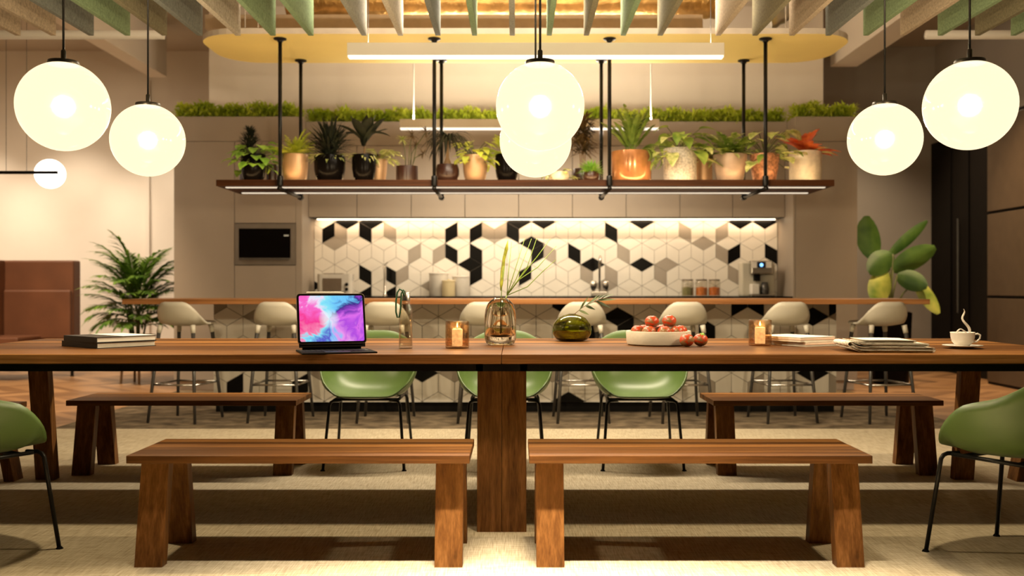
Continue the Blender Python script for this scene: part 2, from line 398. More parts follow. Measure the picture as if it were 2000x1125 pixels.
# ceiling services
single('ventilation_duct',G().lathe([(0,0),(.16,0)]+[(.16+(.010 if i%2 else 0),.02+i*.045) for i in range(88)]+[(.16,4.0),(0,4.0)],24,M=Matrix.Translation((-2.1,8.95,3.70))@Matrix.Rotation(PI/2,4,'Y')),M['foil'],'ribbed ventilation duct coloured golden for warm light under the ceiling behind the felt baffles','duct',auto=40)
single('ventilation_duct',G().lathe([(0,0),(.16,0)]+[(.16+(.010 if i%2 else 0),.02+i*.04) for i in range(30)]+[(.16,1.22),(0,1.22)],20,M=Matrix.Translation((2.15,8.5,3.45))@Matrix.Rotation(PI/2-.5,4,'Y')),M['silver'],'silver foil flexible duct slanting above the right end of the yellow panel','duct',auto=40)
g=G(); g.box(-2.75,1.65,8.60,8.70,3.345,3.47)
struct('trim_4',g,M['tan'])
struct('trim_5',G().box(-4.42,-4.22,4,11.75,3.6,HC),M['wall'])
struct('trim_6',G().box(3.62,3.92,4,11.2,3.6,HC),M['wall'])
for a,b_,lab in((-6.5,-2.75,'left'),(3.2,5.3,'right')):
    q=thing('ceiling_pipe','pale service pipe crossing above the %s pendant globes behind the baffles'%lab,'pipe',(0,7.6,3.03))
    obj('pipe',G().tube([(a,0,0),(b_,0,0)],.035,10),M['lampwhite'],q,smooth=True)
    for xx in(a+.4,b_-.3): obj('hanger',G().tube([(xx,0,.03),(xx,0,HC-3.03)],.004,6),M['steel'],q)
# yellow rounded ceiling cloud
def roundrect(x0,x1,y0,y1,r,n=8):
    pts=[]
    for cx,cy,a0 in((x1-r,y1-r,0),(x0+r,y1-r,PI/2),(x0+r,y0+r,PI),(x1-r,y0+r,1.5*PI)):
        for i in range(n+1):
            a=a0+PI/2*i/n; pts.append((cx+r*math.cos(a),cy+r*math.sin(a)))
    return pts
def slab(g,pts,z0,z1,mi=0,ms=None):
    n=len(pts); vs=[(x,y,z0) for x,y in pts]+[(x,y,z1) for x,y in pts]
    g.add(vs,[tuple(range(n-1,-1,-1)),tuple(range(n,2*n))],mi)
    g.add(vs,[(i,(i+1)%n,n+(i+1)%n,n+i) for i in range(n)],mi if ms is None else ms); return g
q=thing('ceiling_panel','yellow rounded ceiling panel floating above the bar','ceiling panel',(0,0,3.03))
obj('panel',slab(G(),roundrect(-2.53,2.68,7.57,8.55,.34),0,.045,0,1),[M['soffit'],M['beigeedge']],q)
for sx in(-2.2,2.3):
    for sy in(7.9,8.3): obj('hanger',G().tube([(sx,sy,.045),(sx,sy,HC-3.03)],.005,6),M['steel'],q)
# ------------------------------------------------------------------ felt baffles
bl=[(41,'tan'),(110,'tan'),(184,'slate'),(255,'green'),(327,'olive'),(396.5,'slate'),(470.5,'beige'),(539,'green'),(613,'green'),(717,'grey'),(788,'beige'),(861,'slate'),(932.5,'green'),(1006,'grey')]
br=[(1067.5,'green'),(1140,'olive'),(1212,'green'),(1284,'olive'),(1397,'tan'),(1469,'olive'),(1541,'tan'),(1612,'slate'),(1685.6,'green'),(1758,'tan'),(1831,'green'),(1903.6,'olive'),(1973.7,'green')]
DB=6.25; zb=Z(70,DB)
ords=['first','second','third','fourth','fifth','sixth','seventh','eighth','ninth','tenth','eleventh','twelfth','thirteenth','fourteenth','fifteenth','sixteenth','seventeenth','eighteenth','nineteenth','twentieth','twenty-first','twenty-second','twenty-third','twenty-fourth','twenty-fifth','twenty-sixth','twenty-seventh']
allb=[(X(p,DB)-.035,c) for p,c in bl]+[(X(p,DB),c) for p,c in br]
bm=G().box(0,.034,-4.1,0,0,.25)
for i,(x,c) in enumerate(allb):
    nm=dict(tan='tan brown',beige='pale beige',slate='slate grey',green='moss green',olive='dark olive',grey='grey green')[c]
    o=single('ceiling_baffle',bm,M['felt'][c],'%s felt ceiling baffle, %s of the row counted from the left'%(nm,ords[i]),'baffle','felt baffles hanging from the ceiling',loc=(x,DB,zb),bevel=.003)
for yy in(2.6,5.3):
    q=thing('baffle_rail','metal rail above the felt baffles, %s'%('near the camera' if yy<4 else 'towards the bar'),'rail',(0,yy,zb+.252))
    obj('rail',G().box(-3.4,3.5,-.015,.015,0,.03),M['steel'],q)
    for xx in(-3,0,3): obj('hanger',G().tube([(xx,0,.03),(xx,0,HC-zb-.252)],.003,6),M['steel'],q)
# ------------------------------------------------------------------ linear lamps
def area(name,loc,sx,sy,power,col,rot=(0,0,0),spread=PI):
    a=bpy.data.lights.new(name,'AREA'); a.shape='RECTANGLE'; a.size=sx; a.size_y=sy; a.energy=power; a.color=col; a.spread=spread
    o=bpy.data.objects.new(name,a); COL.objects.link(o); o.location=loc; o.rotation_euler=rot; return o
WARM=(1.0,.84,.62)
def linear_lamp(y,z0,label,up,pw,spr=2.25,tilt=0):
    x0,x1=-1.106,1.363
    q=thing('linear_lamp',label,'lamp',((x0+x1)/2,y,z0))
    h=(x1-x0)/2
    obj('housing',G().box(-h,h,-.035,.035,.014,.095),M['lampwhite'],q,bevel=.002)
    obj('diffuser',G().box(-h+.004,h-.004,-.034,.034,.0,.0135),M['tube'],q)
    for px in(718,1390):
        xx=X(px,6.4)-(x0+x1)/2
        obj('cable',G().tube([(xx,.03 if y<9 else 0,.095),(xx,.03 if y<9 else 0,HC-z0)],.0025 if y<9 else .006,6),M['gunmetal'] if y<9 else M['lampwhite'],q)
    area('lamp_light',((x0+x1)/2,y,z0-.003),(2*h-.02) if y>4 else 1.6,.06,pw,WARM,(tilt,0,0),spr)
    if up: area('added_uplight',((x0+x1)/2,y,z0+.1),2*h-.02,.05,up,(1,.84,.64),(PI,0,0))  # upward light added to brighten the ceiling, yellow panel and kitchen wall
LZ=2.563
linear_lamp(6.4,LZ,'long white linear pendant lamp in front of the yellow ceiling panel',120,130,PI)
linear_lamp(9.28,LZ,'farther white linear pendant lamp hanging behind the plant shelf',110,80,PI)
linear_lamp(3.1,LZ,'white linear pendant lamp above the near benches',0,105,1.02,-.10)
# ------------------------------------------------------------------ globe pendants
def point(name,loc,pw,col,rad):
    a=bpy.data.lights.new(name,'POINT'); a.energy=pw; a.color=col; a.shadow_soft_size=rad
    o=bpy.data.objects.new(name,a); COL.objects.link(o); o.location=loc; return o
def pendant(px,py,d,label):
    c=(X(px,d),d,Z(py,d)); r=.176
    q=thing('globe_pendant',label,'pendant lamp',c,0,'opal globe pendants over the table')
    prof=[(r*math.sin(PI*i/32),-r*math.cos(PI*i/32)) for i in range(33)]
    obj('globe',G().lathe(prof,48),M['glow'],q,smooth=True)
    obj('cap',G().lathe([(0,r-.012),(.058,r-.012),(.060,r-.006),(.058,r+.004),(.02,r+.007),(0,r+.007)],32),M['bronze'],q,auto=40)
    obj('ferrule',G().lathe([(0,r+.007),(.010,r+.007),(.010,r+.045),(.006,r+.05),(0,r+.05)],16),M['bronze'],q,auto=40)
    point('globe_bulb',c,BULB,(1,.96,.88),.04)
    obj('rod',G().tube([(0,0,r+.045),(0,0,HC-c[2])],.0048,8),M['black'],q,smooth=True)
    return q
D1,D2=3.87,4.76; BULB=740
pendant(124,208,D1,'large glowing globe pendant at the far left, nearest row')
pendant(289,274,D2,'glowing globe pendant second from the left, rear row')
pendant(1055,208,D1,'front glowing globe pendant in the middle of the picture')
pendant(1046,276,D2,'glowing globe pendant half hidden behind the middle one')
pendant(1728,272,D2,'glowing globe pendant at the right in the rear row')
pendant(1894,206,D1,'large glowing globe pendant at the far right, nearest row')
# ------------------------------------------------------------------ dining table
TC=-.062; TY=4.775; TZ=.77
q=thing('dining_table','very long walnut communal dining table on slab legs','table',(TC,TY,0))
HX=2.56; HY=.655
for s in(-1,1):
    a,b_=(-HX,-.0008) if s<0 else(.0008,HX)
    obj('tabletop',G().box(a,b_,-HY,HY,TZ-.041,TZ),M['wood_x'],q,bevel=.003)
fr=G()
for yy in(-HY+.05,HY-.08): fr.box(-HX+.03,HX-.03,yy,yy+.03,.694,.7285)
for xx in(-HX+.03,-.11,.08,HX-.06): fr.box(xx,xx+.03,-HY+.05,HY-.05,.694,.7285)
obj('underframe',fr,M['blackm'],q)
def slantleg(x0,x1,yt,yb,t,zt,sgn):
    # leg leaning in y : top front-face at yt, bottom at yb
    return G().hexa([(x0,yb,0),(x1,yb,0),(x1,yb+t,0),(x0,yb+t,0),(x0,yt,zt),(x1,yt,zt),(x1,yt+t,zt),(x0,yt+t,zt)])
for x0 in(-.1065,.0005,-HX+.0,HX-.106):
    obj('leg',slantleg(x0,x0+.106,-HY+.12,-HY+.045,.06,.694,1),M['wood_z'],q,bevel=.003)
    obj('leg',slantleg(x0,x0+.106,HY-.22,HY-.125,.06,.694,1),M['wood_z'],q,bevel=.003)
# ------------------------------------------------------------------ benches
BZ=.425
b0=thing('bench','near left walnut bench in front of the table','bench',(-.815,3.835,0),0,'walnut benches around the table')
bh=.641
obj('seat',G().box(-bh,bh,-.205,.205,BZ-.03,BZ),M['wood_x2'],b0,bevel=.0025)
for x0 in(-bh+.027,bh-.027-.105):
    obj('leg',slantleg(x0,x0+.105,-.125,-.20,.055,BZ-.03,1),M['wood_z'],b0,bevel=.0025)
    obj('leg',slantleg(x0,x0+.105,.07,.145,.055,BZ-.03,1),M['wood_z'],b0,bevel=.0025)
dup(b0,(.69,3.835,0),0,'near right walnut bench in front of the table')
dup(b0,(-1.866,5.62,0),0,'walnut bench behind the table on the left')
dup(b0,(1.74,5.62,0),0,'walnut bench behind the table on the right')
dup(b0,(2.90,4.74,0),PI/2,'walnut bench at the right end of the table behind the green chair')
dup(b0,(-2.91,4.74,0),PI/2,'walnut bench at the left end of the table behind the green chair')
# ------------------------------------------------------------------ green shell chairs
def smooth(a,b_,t):
    t=max(0,min(1,(t-a)/(b_-a))); return t*t*(3-2*t)
def shellfn(rx,ryb,ryf,rim,sz,dish,pw=1.0,exp=2.6):
    def fn(u,v):
        th=2*PI*u-PI          # 0 = back (+y), +-pi = front
        s_,c_=math.sin(th),math.cos(th); ry=ryb if c_>0 else ryf
        rr=(abs(s_/rx)**exp+abs(c_/ry)**exp)**(-1/exp)
        h=rim(abs(th))
        f=math.sin(min(1,v)*PI/2)**.85 if h>.06 else v**.9
        k=smooth(.03,.10,h); f=k*math.sin(v*PI/2)**.85+(1-k)*v**.92
        z=sz-dish*(1-v*v)*1.0+h*v**2.6
        fl=1+.07*h/.36*v**3
        return (s_*rr*f*fl,c_*rr*f*fl,z)
    return fn
def chairrim(a):
    a=math.degrees(a)
    front=.17*smooth(30,88,180-a)
    return front+.07*(1-smooth(40,120,a))+.12*(1-smooth(12,75,a))
c0=thing('shell_armchair','green shell chair behind the table, left of the three','chair',(-.872,5.79,0),0,'green shell armchairs')
g=G().grid(shellfn(.275,.27,.245,chairrim,.428,.022),56,16,wrap=True)
obj('shell',g,M['green'],c0,smooth=True,solid=.008)
fr=G()
for s in(-1,1): fr.tube([(s*.185,-.15,.400),(s*.185,.15,.400)],.0085,8)
for yy in(-.1,.12): fr.tube([(-.185,yy,.400),(.185,yy,.400)],.0085,8)
obj('seat_frame',fr,M['black'],c0,smooth=True)
for sx in(-1,1):
    for sy in(-1,1):
        g=G().tube([(sx*.14,sy*.15,.400),(sx*.182,sy*.172,.400),(sx*.196,sy*.180,.393),(sx*.203,sy*.186,.378),(sx*.232,sy*.232,.012)],.0088,8)
        l_=obj('leg',g,M['black'],c0,smooth=True)
        obj('foot',G().lathe([(0,0),(.015,0),(.015,.006),(.01,.014),(0,.016)],12,(sx*.233,sy*.233,0)),M['blackm'],l_,auto=40)
dup(c0,(-.068,5.79,0),0,'green shell chair behind the table, middle one beyond the centre leg')
dup(c0,(.728,5.79,0),0,'green shell chair behind the table, right of the three')
an=math.atan2(.24,.40)
dup(c0,(1.945,3.78,0),PI+an,'green shell chair cut off by the right edge of the picture')
dup(c0,(-2.15,3.82,0),PI-an,'green shell chair cut off by the left edge of the picture')
# ------------------------------------------------------------------ bar island
IX0,IX1,IY=-2.55,2.70,8.2
def clip(poly,x0,x1,z0,z1):
    for ax,v,sg in((0,x0,1),(0,x1,-1),(1,z0,1),(1,z1,-1)):
        out=[]
        for i in range(len(poly)):
            a,b_=poly[i],poly[(i+1)%len(poly)]
            ia=(a[ax]-v)*sg>=0; ib=(b_[ax]-v)*sg>=0
            if ia: out.append(a)
            if ia!=ib:
                t=(v-a[ax])/(b_[ax]-a[ax]); out.append((a[0]+(b_[0]-a[0])*t,a[1]+(b_[1]-a[1])*t))
        poly=out
        if len(poly)<3: return []
    return poly
def tilewall(cx,cz,W,x0,x1,z0,z1,y,pick,gap):
    g=G(); s=W/math.sqrt(3); h=W/2
    for r in range(-8,9):
        for u in range(-40,70):
            if (u+r)%2==0: continue
            px=cx+u*h; pz=cz-1.5*s*(r-1)
            if px<x0-W or px>x1+W or pz<z0-2*s or pz>z1+2*s: continue
            faces={'t':[(px-h,pz),(px,pz-s/2),(px+h,pz),(px,pz+s/2)],
                   'l':[(px-h,pz),(px-h,pz-s),(px,pz-1.5*s),(px,pz-.5*s)],
                   'r':[(px,pz-.5*s),(px,pz-1.5*s),(px+h,pz-s),(px+h,pz)]}
            for k,P in faces.items():
                mx=sum(p[0] for p in P)/4; mz=sum(p[1] for p in P)/4
                P=[(mx+(p[0]-mx)*(1-gap),mz+(p[1]-mz)*(1-gap)) for p in P]
                P=clip(P,x0,x1,z0,z1)
                if len(P)<3: continue
                n=len(P); mi=pick(u,r,k)
                vs=[(p[0],y-.006,p[1]) for p in P]+[(p[0],y+.002,p[1]) for p in P]
                g.add(vs,[tuple(range(n))]+[(i,i+n,(i+1)%n+n,(i+1)%n) for i in range(n)],mi)
    return g
q=thing('bar_island','long bar island faced with black, grey and white diamond tiles','bar island',(0,0,0))
obj('counter',G().box(-3.08,3.235,7.6,8.42,.925,.965),M['wood_bar'],q,bevel=.003)
obj('body',G().box(IX0,IX1,IY+.012,8.40,.088,.9245),M['grout'],q)
obj('plinth',G().box(IX0+.01,IX1-.01,IY+.03,8.38,.006,.0875),M['blackm'],q)
cxi=X(1428.8,8.2)+.1373; czi=Z(618.4,8.2)
isl={}
# (u,row,face): u=0 hex is right of the reference star vertex
for k in [(-1-0,0,'l')]: pass
ri=random.Random(21)
islb=set([(-8,1,'t'),(-8,1,'r'),(-4,1,'t'),(-2,1,'l'),(-11,0,'l'),(-11,0,'r'),(1,0,'l'),(5,0,'r'),(4,1,'t')])
def pick_i(u,r,k):
    if (u,r,k) in islb: return 2
    ri=random.Random(u*131+r*977+ord(k)*7+5)
    v=ri.random(); return 2 if v<.075 else (1 if v<.17 else 0)
obj('tile_facing',tilewall(cxi,czi,.2746,IX0,IX1,.09,.922,IY+.01,pick_i,.035),[M['tilew'],M['tileg'],M['tileb']],q)
# ------------------------------------------------------------------ bar stools
def stoolrim(a):
    a=math.degrees(a); return .17*(1-smooth(22,88,a))+.002+.010*smooth(120,175,a)
s0=thing('bar_stool','white bar stool at the left end of the bar, beside the palm','stool',(-2.62,7.72,0),PI-.2,'white bar stools along the bar')
g=G().grid(shellfn(.2,.19,.265,stoolrim,.772,.014,1,2.3),48,14,wrap=True)
obj('shell',g,M['white'],s0,smooth=True,solid=.014)
for sx in(-1,1):
    for sy in(-1,1):
        l_=obj('leg',G().tube([(sx*.145,sy*.145,.725),(sx*.20,sy*.215,.004)],[.0155,.011],10),M['gunmetal'],s0,smooth=True)
        obj('socket',G().tube([(sx*.138,sy*.138,.762),(sx*.147,sy*.147,.700)],[.021,.018],10),M['white'],l_,smooth=True)
g=G()
cr=[(sx*.178,sy*.186,.30) for sx,sy in((-1,-1),(1,-1),(1,1),(-1,1))]
for i in range(4): g.tube([cr[i],cr[(i+1)%4]],.008,8)
obj('footrest',g,M['steel'],s0,smooth=True)
sl=['second from the left at the bar, left of the tablet','third from the left at the bar, right of the tablet','fourth from the left at the bar, behind the smoky vase','fifth from the left at the bar, behind the olive vase','sixth from the left at the bar, behind the tangerine bowl','seventh from the left at the bar, above the magazines','at the right end of the bar, behind the newspaper']
for (px,rz,lb) in zip((545,752,945,1135,1332,1532,1722),(-.06,.0,.02,.04,.10,.12,.18),sl):
    dup(s0,(X(px,7.65),7.72,0),PI+rz,'white bar stool '+lb)
# ------------------------------------------------------------------ kitchen wall
KX0,KX1=-3.52,3.51
def panel_unit(name,label,x0,x1,yf,yb,z0,z1,doors,group=None,cat='cabinet'):
    q=thing(name,label,cat,(x0,yf,0),0,group)
    w=x1-x0
    obj('carcass',G().box(0.001,w-.001,.02,yb-yf,z0,z1),M['cabdark'],q)
    for (a,b_,c,d_) in doors:
        obj('door',G().box(a*w+.003,b_*w-.003,0,.019,c+.003,d_-.003),M['cab'],q,bevel=.0015)
    return q
TOPD=2.56
xa=X(458,10); xb=X(578,10)
panel_unit('tall_cabinet','tall taupe kitchen cabinet at the left end of the kitchen wall',KX0,xa,10,10.9,.1,TOPD,[(0,1,.1,TOPD)])
q=panel_unit('appliance_cabinet','tall taupe cabinet column holding the microwave',xa,xb,10,10.9,.1,TOPD,[(0,1,.1,Z(518,10)),(0,1,Z(436,10),TOPD)])
mw=thing('microwave_oven','built-in black glass microwave oven in the taupe column','microwave',((xa+xb)/2,10.0,Z(477,10)))
w=(xb-xa)/2-.004; h=(Z(436,10)-Z(518,10))/2-.004
g=G()
for a in((-w,w,h-.05,h),(-w,w,-h,-h+.07),(-w,-w+.04,-h+.07,h-.05),(w-.05,w,-h+.07,h-.05)): g.box(a[0],a[1],-.004,.018,a[2],a[3])
obj('frame',g,mat('mw_frame',(.27,.23,.19),.35,.5),mw)
obj('door',G().box(-w+.04,w-.05,-.002,.016,-h+.07,h-.05),M['potblack'],mw)
obj('handle',G().box(-w+.045,w-.055,-.02,-.0045,-h+.055,-h+.066),M['steel'],mw)
obj('clock_display',G().box(w-.12,w-.07,-.003,-.0021,h-.13,h-.115),emis('dim_clock',(1,.8,.5),.35),mw)
# pilaster infill left of niche and right tall cabinet
single('filler_panel',G().box(xb,X(590,10),10,10.9,.006,TOPD),M['cab'],'narrow taupe filler panel between the microwave column and the tiled niche','panel')
xr=2.87
panel_unit('tall_cabinet','tall taupe kitchen cabinet at the right end of the kitchen wall',xr,KX1,10,10.9,.1,TOPD,[(0,1,.1,TOPD)])
single('filler_panel',G().box(xr-.02,xr-.001,10.0,10.9,.006,TOPD),M['cab'],'taupe side panel at the right edge of the tiled niche','panel')
struct('baseboard_kitchen',G().box(KX0+.02,KX1-.02,10.05,10.85,.001,.099),M['beigeedge'])
NX0=X(590,10)+.001; NX1=xr-.022
edges=[NX0]+[X(p,10.3) for p in(697,803,908,1013,1118,1223,1328,1431)]+[NX1]
un=['first','second','third','fourth','fifth','sixth','seventh','eighth','ninth']
for i in range(9):
    panel_unit('wall_cabinet','taupe upper kitchen cabinet above the tiles, %s from the left'%un[i],edges[i],edges[i+1],10.3,10.9,1.80,TOPD,[(0,1,1.80,TOPD)],'taupe upper kitchen cabinets')
# planter boxes + greenery
for (a,b_,yf,lb) in((KX0,X(585,10),10,'left'),(X(585,10)+.002,xr-.003,10.3,'middle'),(xr-.001,KX1,10,'right')):
    single('planter_box',G().box(a,b_,yf,10.9,TOPD+.001,2.815),M['cab'],'taupe planter box on top of the %s kitchen cabinets'%lb,'planter',bevel=.002)
    g=G(); L_=b_-a
    for i in range(int(L_*2600)):
        x=R.uniform(a+.01,b_-.01); y=yf+.02+abs(R.gauss(0,.14)); 
        y=min(y,10.85); z=2.81+R.uniform(0,.125+.018*math.sin(x*23)+.014*math.sin(x*9))
        g.leaf((x,y,z),R.uniform(0,2*PI),R.uniform(.1,1.4),R.uniform(.05,.08),R.uniform(.016,.028),R.uniform(.2,1),2,.2)
    tag(obj('hedge_planting',g,M['lf_grass'],smooth=True),'bright green leafy planting in the %s planter box'%lb,'plants',kind='stuff')
# backsplash
BSY=10.6
bk={'b':{(-1,0,'r'),(1,0,'t'),(3,0,'l'),(3,0,'t'),(9,0,'r'),(10,1,'l'),(11,0,'r'),(12,1,'l'),(11,2,'t'),(11,2,'r'),(15,0,'l'),(-2,3,'t'),(3,2,'l'),(5,2,'l'),(2,3,'r'),(4,3,'r'),
  (16,1,'r'),(16,1,'t'),(15,2,'r'),(20,1,'l'),(21,2,'t'),(23,0,'l'),(25,2,'t'),(25,0,'t'),(32,1,'r'),(36,1,'l'),(17,0,'t'),(15,0,'t'),(33,0,'t'),(35,0,'t')},
 'g':{(1,0,'l'),(0,1,'t'),(5,0,'l'),(6,1,'r'),(8,1,'r'),(5,2,'r'),(8,3,'t'),(13,0,'l'),(13,0,'r'),(21,2,'l'),(23,2,'l'),(24,1,'l'),(30,1,'t'),(27,2,'t'),(27,2,'l'),(32,1,'l'),(33,2,'l'),(31,0,'r'),(18,1,'l'),(22,3,'t'),(29,0,'l')}}
def pick_b(u,r,k):
    k=(u,r,k); return 2 if k in bk['b'] else (1 if k in bk['g'] else 0)
ks=10.6/F
g=tilewall(X(653.7,BSY),Z(475.3,BSY),48*ks,NX0+.003,NX1-.003,.967,1.797,BSY,pick_b,.03)
q=thing('tiled_backsplash','kitchen backsplash of black, grey and white diamond tiles','backsplash',(0,0,0))
obj('tiles',g,[M['tilew'],M['tileg'],M['tileb']],q)
obj('backing',G().box(NX0+.002,NX1-.002,BSY,10.9,.9655,1.797),M['grout'],q)
q=thing('kitchen_counter','dark kitchen worktop below the tiled backsplash','counter',(0,0,0))
obj('worktop',G().box(NX0+.004,NX1-.004,10.0,10.9,.93,.965),M['potblack'],q,bevel=.002)
obj('base_units',G().box(NX0+.004,NX1-.004,10.03,10.593,.1,.9295),M['cab'],q)
q=thing('led_strip','warm light strip under the upper kitchen cabinets','light strip',(0,0,0))
obj('strip',G().box(NX0+.05,NX1-.05,10.50,10.53,1.788,1.7995),M['ledw'],q)
area('undercabinet_light',((NX0+NX1)/2,10.515,1.785),NX1-NX0-.1,.025,11,(1,.70,.42),(.25,0,0))
# ------------------------------------------------------------------ hanging plant shelf
q=thing('plant_shelf','long hanging wooden plant shelf above the bar','shelf',(0,0,0))
SZ=1.913
obj('board',G().box(-2.385,2.53,7.73,8.42,SZ-.05,SZ),M['wood_shelf'],q,bevel=.002)
for yy in(7.80,8.26):
    obj('light_strip',G().box(-2.33,2.48,yy,yy+.035,SZ-.058,SZ-.0505),M['lampwhite'] if 0 else emis('strip_soft',(1,.82,.60),.95),q)
for yy in(7.80,8.36):
    obj('uplight_strip',G().box(-2.36,2.5,yy,yy+.014,SZ+.0005,SZ+.006),M['ledo'],q)
for x,lb in((-1.87,'first'),(-.648,'second'),(.74,'third'),(1.976,'fourth')):
    q=thing('pipe_hanger','black pipe hanger carrying the plant shelf, %s from the left'%lb,'hanger',(x,0,0),0,'black pipe hangers of the plant shelf')
    for yy in(7.708,8.447):
        obj('post',G().tube([(0,yy,1.838),(0,yy,3.03)],.0155,12),M['black'],q,smooth=True)
        obj('flange',G().lathe([(0,3.0),(.02,3.0),(.026,3.012),(.05,3.02),(.05,3.03),(0,3.03)],20,(0,yy,0)),M['black'],q,auto=40)
        obj('coupling',G().lathe([(0,1.86),(.022,1.86),(.024,1.87),(.024,1.93),(.022,1.94),(0,1.94)],16,(0,yy,0)),M['black'],q,auto=40)
    obj('cross_pipe',G().tube([(0,7.67,1.838),(0,8.485,1.838)],.0155,12),M['black'],q,smooth=True)
    obj('elbow',G().lathe([(0,-.03),(.024,-.03),(.026,0),(.024,.03),(0,.03)],16,M=Matrix.Translation((0,8.447,1.838))@Matrix.Rotation(PI/2,4,'X')),M['black'],q,auto=40)
# potted plants ---------------------------------------------------------------
SD=8.05; SK=SD/F
def potprof(kind,r,h):
    if kind=='cyl': o=[(r*.97,0),(r,.01),(r,h)]
    elif kind=='taper': o=[(r*.66,0),(r*.72,.01),(r*.9,h*.5),(r,h)]
    elif kind=='cup': o=[(r*.55,0),(r*.68,.012),(r*.88,h*.22),(r*.98,h*.5),(r,h*.8),(r*.97,h)]
    else: o=[(r*.72,0),(r*.85,.01),(r,h*.45),(r,h*.7),(r*.9,h)]
    return [(0,0)]+o+[(r*.88 if kind!='low' else r*.8,h),(o[-1][0]*.85,h-.02),(0,h-.02)]
def potted(name,label,px,rimy,wpx,kind,pm,fol,d=SD,base=SZ,plabel=None):
    k=d/F; r=wpx*k/2; h=Z(rimy,d)-base
    q=thing(name,label,'potted plant',(X(px,d),d,base),0,None)
    p=obj('pot',G().lathe(potprof(kind,r,h),32),[pm],q,auto=50,label=plabel)
    obj('soil',G().lathe([(0,h-.019),(r*.8,h-.019)],24),M['soil'],q)
    for nm,g,mt in fol(h,k): obj(nm,g,mt,q,smooth=True)
    return q
def bushy(L,w,n,el0,el1,mt,droop=.6,shape='lance',stalk=0,z0=0,rad=.02,nm='foliage',seg=4,fold=.25):
    def f(h,k):
        g=G()
        for i in range(n):
            a=R.uniform(0,2*PI); el=R.uniform(el0,el1); l=L*R.uniform(.65,1.1)
            z=h-.03+R.uniform(0,1)*stalk+z0
            g.leaf((rad*math.cos(a),rad*math.sin(a),z),a,el,l,w*R.uniform(.8,1.2),droop*R.uniform(.5,1.3),seg,fold,shape)
        return [(nm,g,mt)]
    return f
def broadleaf(n,stem,L,w,mt,el0=.2,el1=1.3,shape='heart'):
    def f(h,k):
        g=G(); s=G()
        for i in range(n):
            a=2*PI*i/n*1.618*2+R.uniform(-.3,.3); el=el0+(el1-el0)*((i*.618)%1); l=stem*R.uniform(.6,1.1)
            pts=[Vector((0,0,h-.03))]
            for j in range(1,5):
                e=el-.15*j; pts.append(pts[-1]+Vector((math.cos(a)*math.cos(e),math.sin(a)*math.cos(e),math.sin(e)))*l/4)
            s.tube(pts,.003,5,0,False)
            g.leaf(pts[-1],a+R.uniform(-.5,.5),R.uniform(-.3,.35),L*R.uniform(.75,1.15),w*R.uniform(.8,1.15),R.uniform(.4,1.1),5,.2,shape)
        return [('foliage',g,mt),('stems',s,M['stem'])]
    return f
def ferny(n,L,mt,el0=.5,el1=1.4,droop=1.2,ll=.05,lw=.014,nl=14):
    def f(h,k):
        g=G()
        for i in range(n):
            g.frond((0,0,h-.03),2*PI*i/n+R.uniform(-.3,.3),R.uniform(el0,el1),L*R.uniform(.7,1.1),droop*R.uniform(.6,1.2),nl,ll,lw)
        return [('foliage',g,mt)]
    return f
def combo(*fs):
    def f(h,k):
        o=[]
        for q in fs:o+=q(h,k)
        return o
    return f
def conifer(h,k):
    g=G(); H=.36
    for i in range(300):
        t=R.random(); a=R.uniform(0,2*PI); rr=(1-t)*.04
        g.leaf((rr*math.cos(a),rr*math.sin(a),h+t*H*.75),a,R.uniform(.2,1.0),.15*(1-t*.55),.014,R.uniform(-.2,.5),3,.2)
    s=G().tube([(0,0,h-.03),(0,0,h+H*.8)],[.01,.004],6)
    return [('foliage',g,M['lf_dark']),('stem',s,M['bark'])]
potted('potted_plant','dark cone-shaped plant behind the fresh green one at the left shelf end',488,318,40,'cyl',M['potbrown'],conifer,8.22)
potted('potted_plant','fresh green round-leaved plant in a tall black pot, left shelf end',495,302,48,'cup',M['potblack'],broadleaf(46,.17,.10,.095,M['lf_fresh'],-.2,1.3),8.0)
potted('trailing_plant','small yellow-green trailing plant behind the first pipe hanger on the shelf',532,322,22,'cyl',M['potbrown'],combo(ferny(7,.15,M['lf_lime'],.2,1,2.2,.03,.012,10)),8.15)
potted('potted_fern','lime green fern in a gold cup pot, right of the first pipe hanger',577,302,50,'cup',M['copper'],ferny(38,.23,M['lf_lime'],.35,1.5,.7,.042,.017,14))
def dark_bushy(h,k):
    g=G(); p=G()
    for i in range(300):
        a=R.uniform(0,2*PI); z=h+R.uniform(-.02,.14)
        g.leaf((.03*math.cos(a),.03*math.sin(a),z),a,R.uniform(-.1,1.5),R.uniform(.12,.24),.022,R.uniform(0,.5),3,.2)
    for i in range(30):
        a=R.uniform(0,2*PI); p.leaf((.05*math.cos(a),.05*math.sin(a),h-.02),a,R.uniform(.3,.9),R.uniform(.1,.18),.035,1.3,4,.25)
    return [('foliage',g,M['lf_dark']),('lower_leaves',p,M['lf_pale'])]
potted('potted_plant','dark bushy spiky plant in a wide black round pot, left half of the shelf',644,305,61,'cup',M['potblack'],dark_bushy)
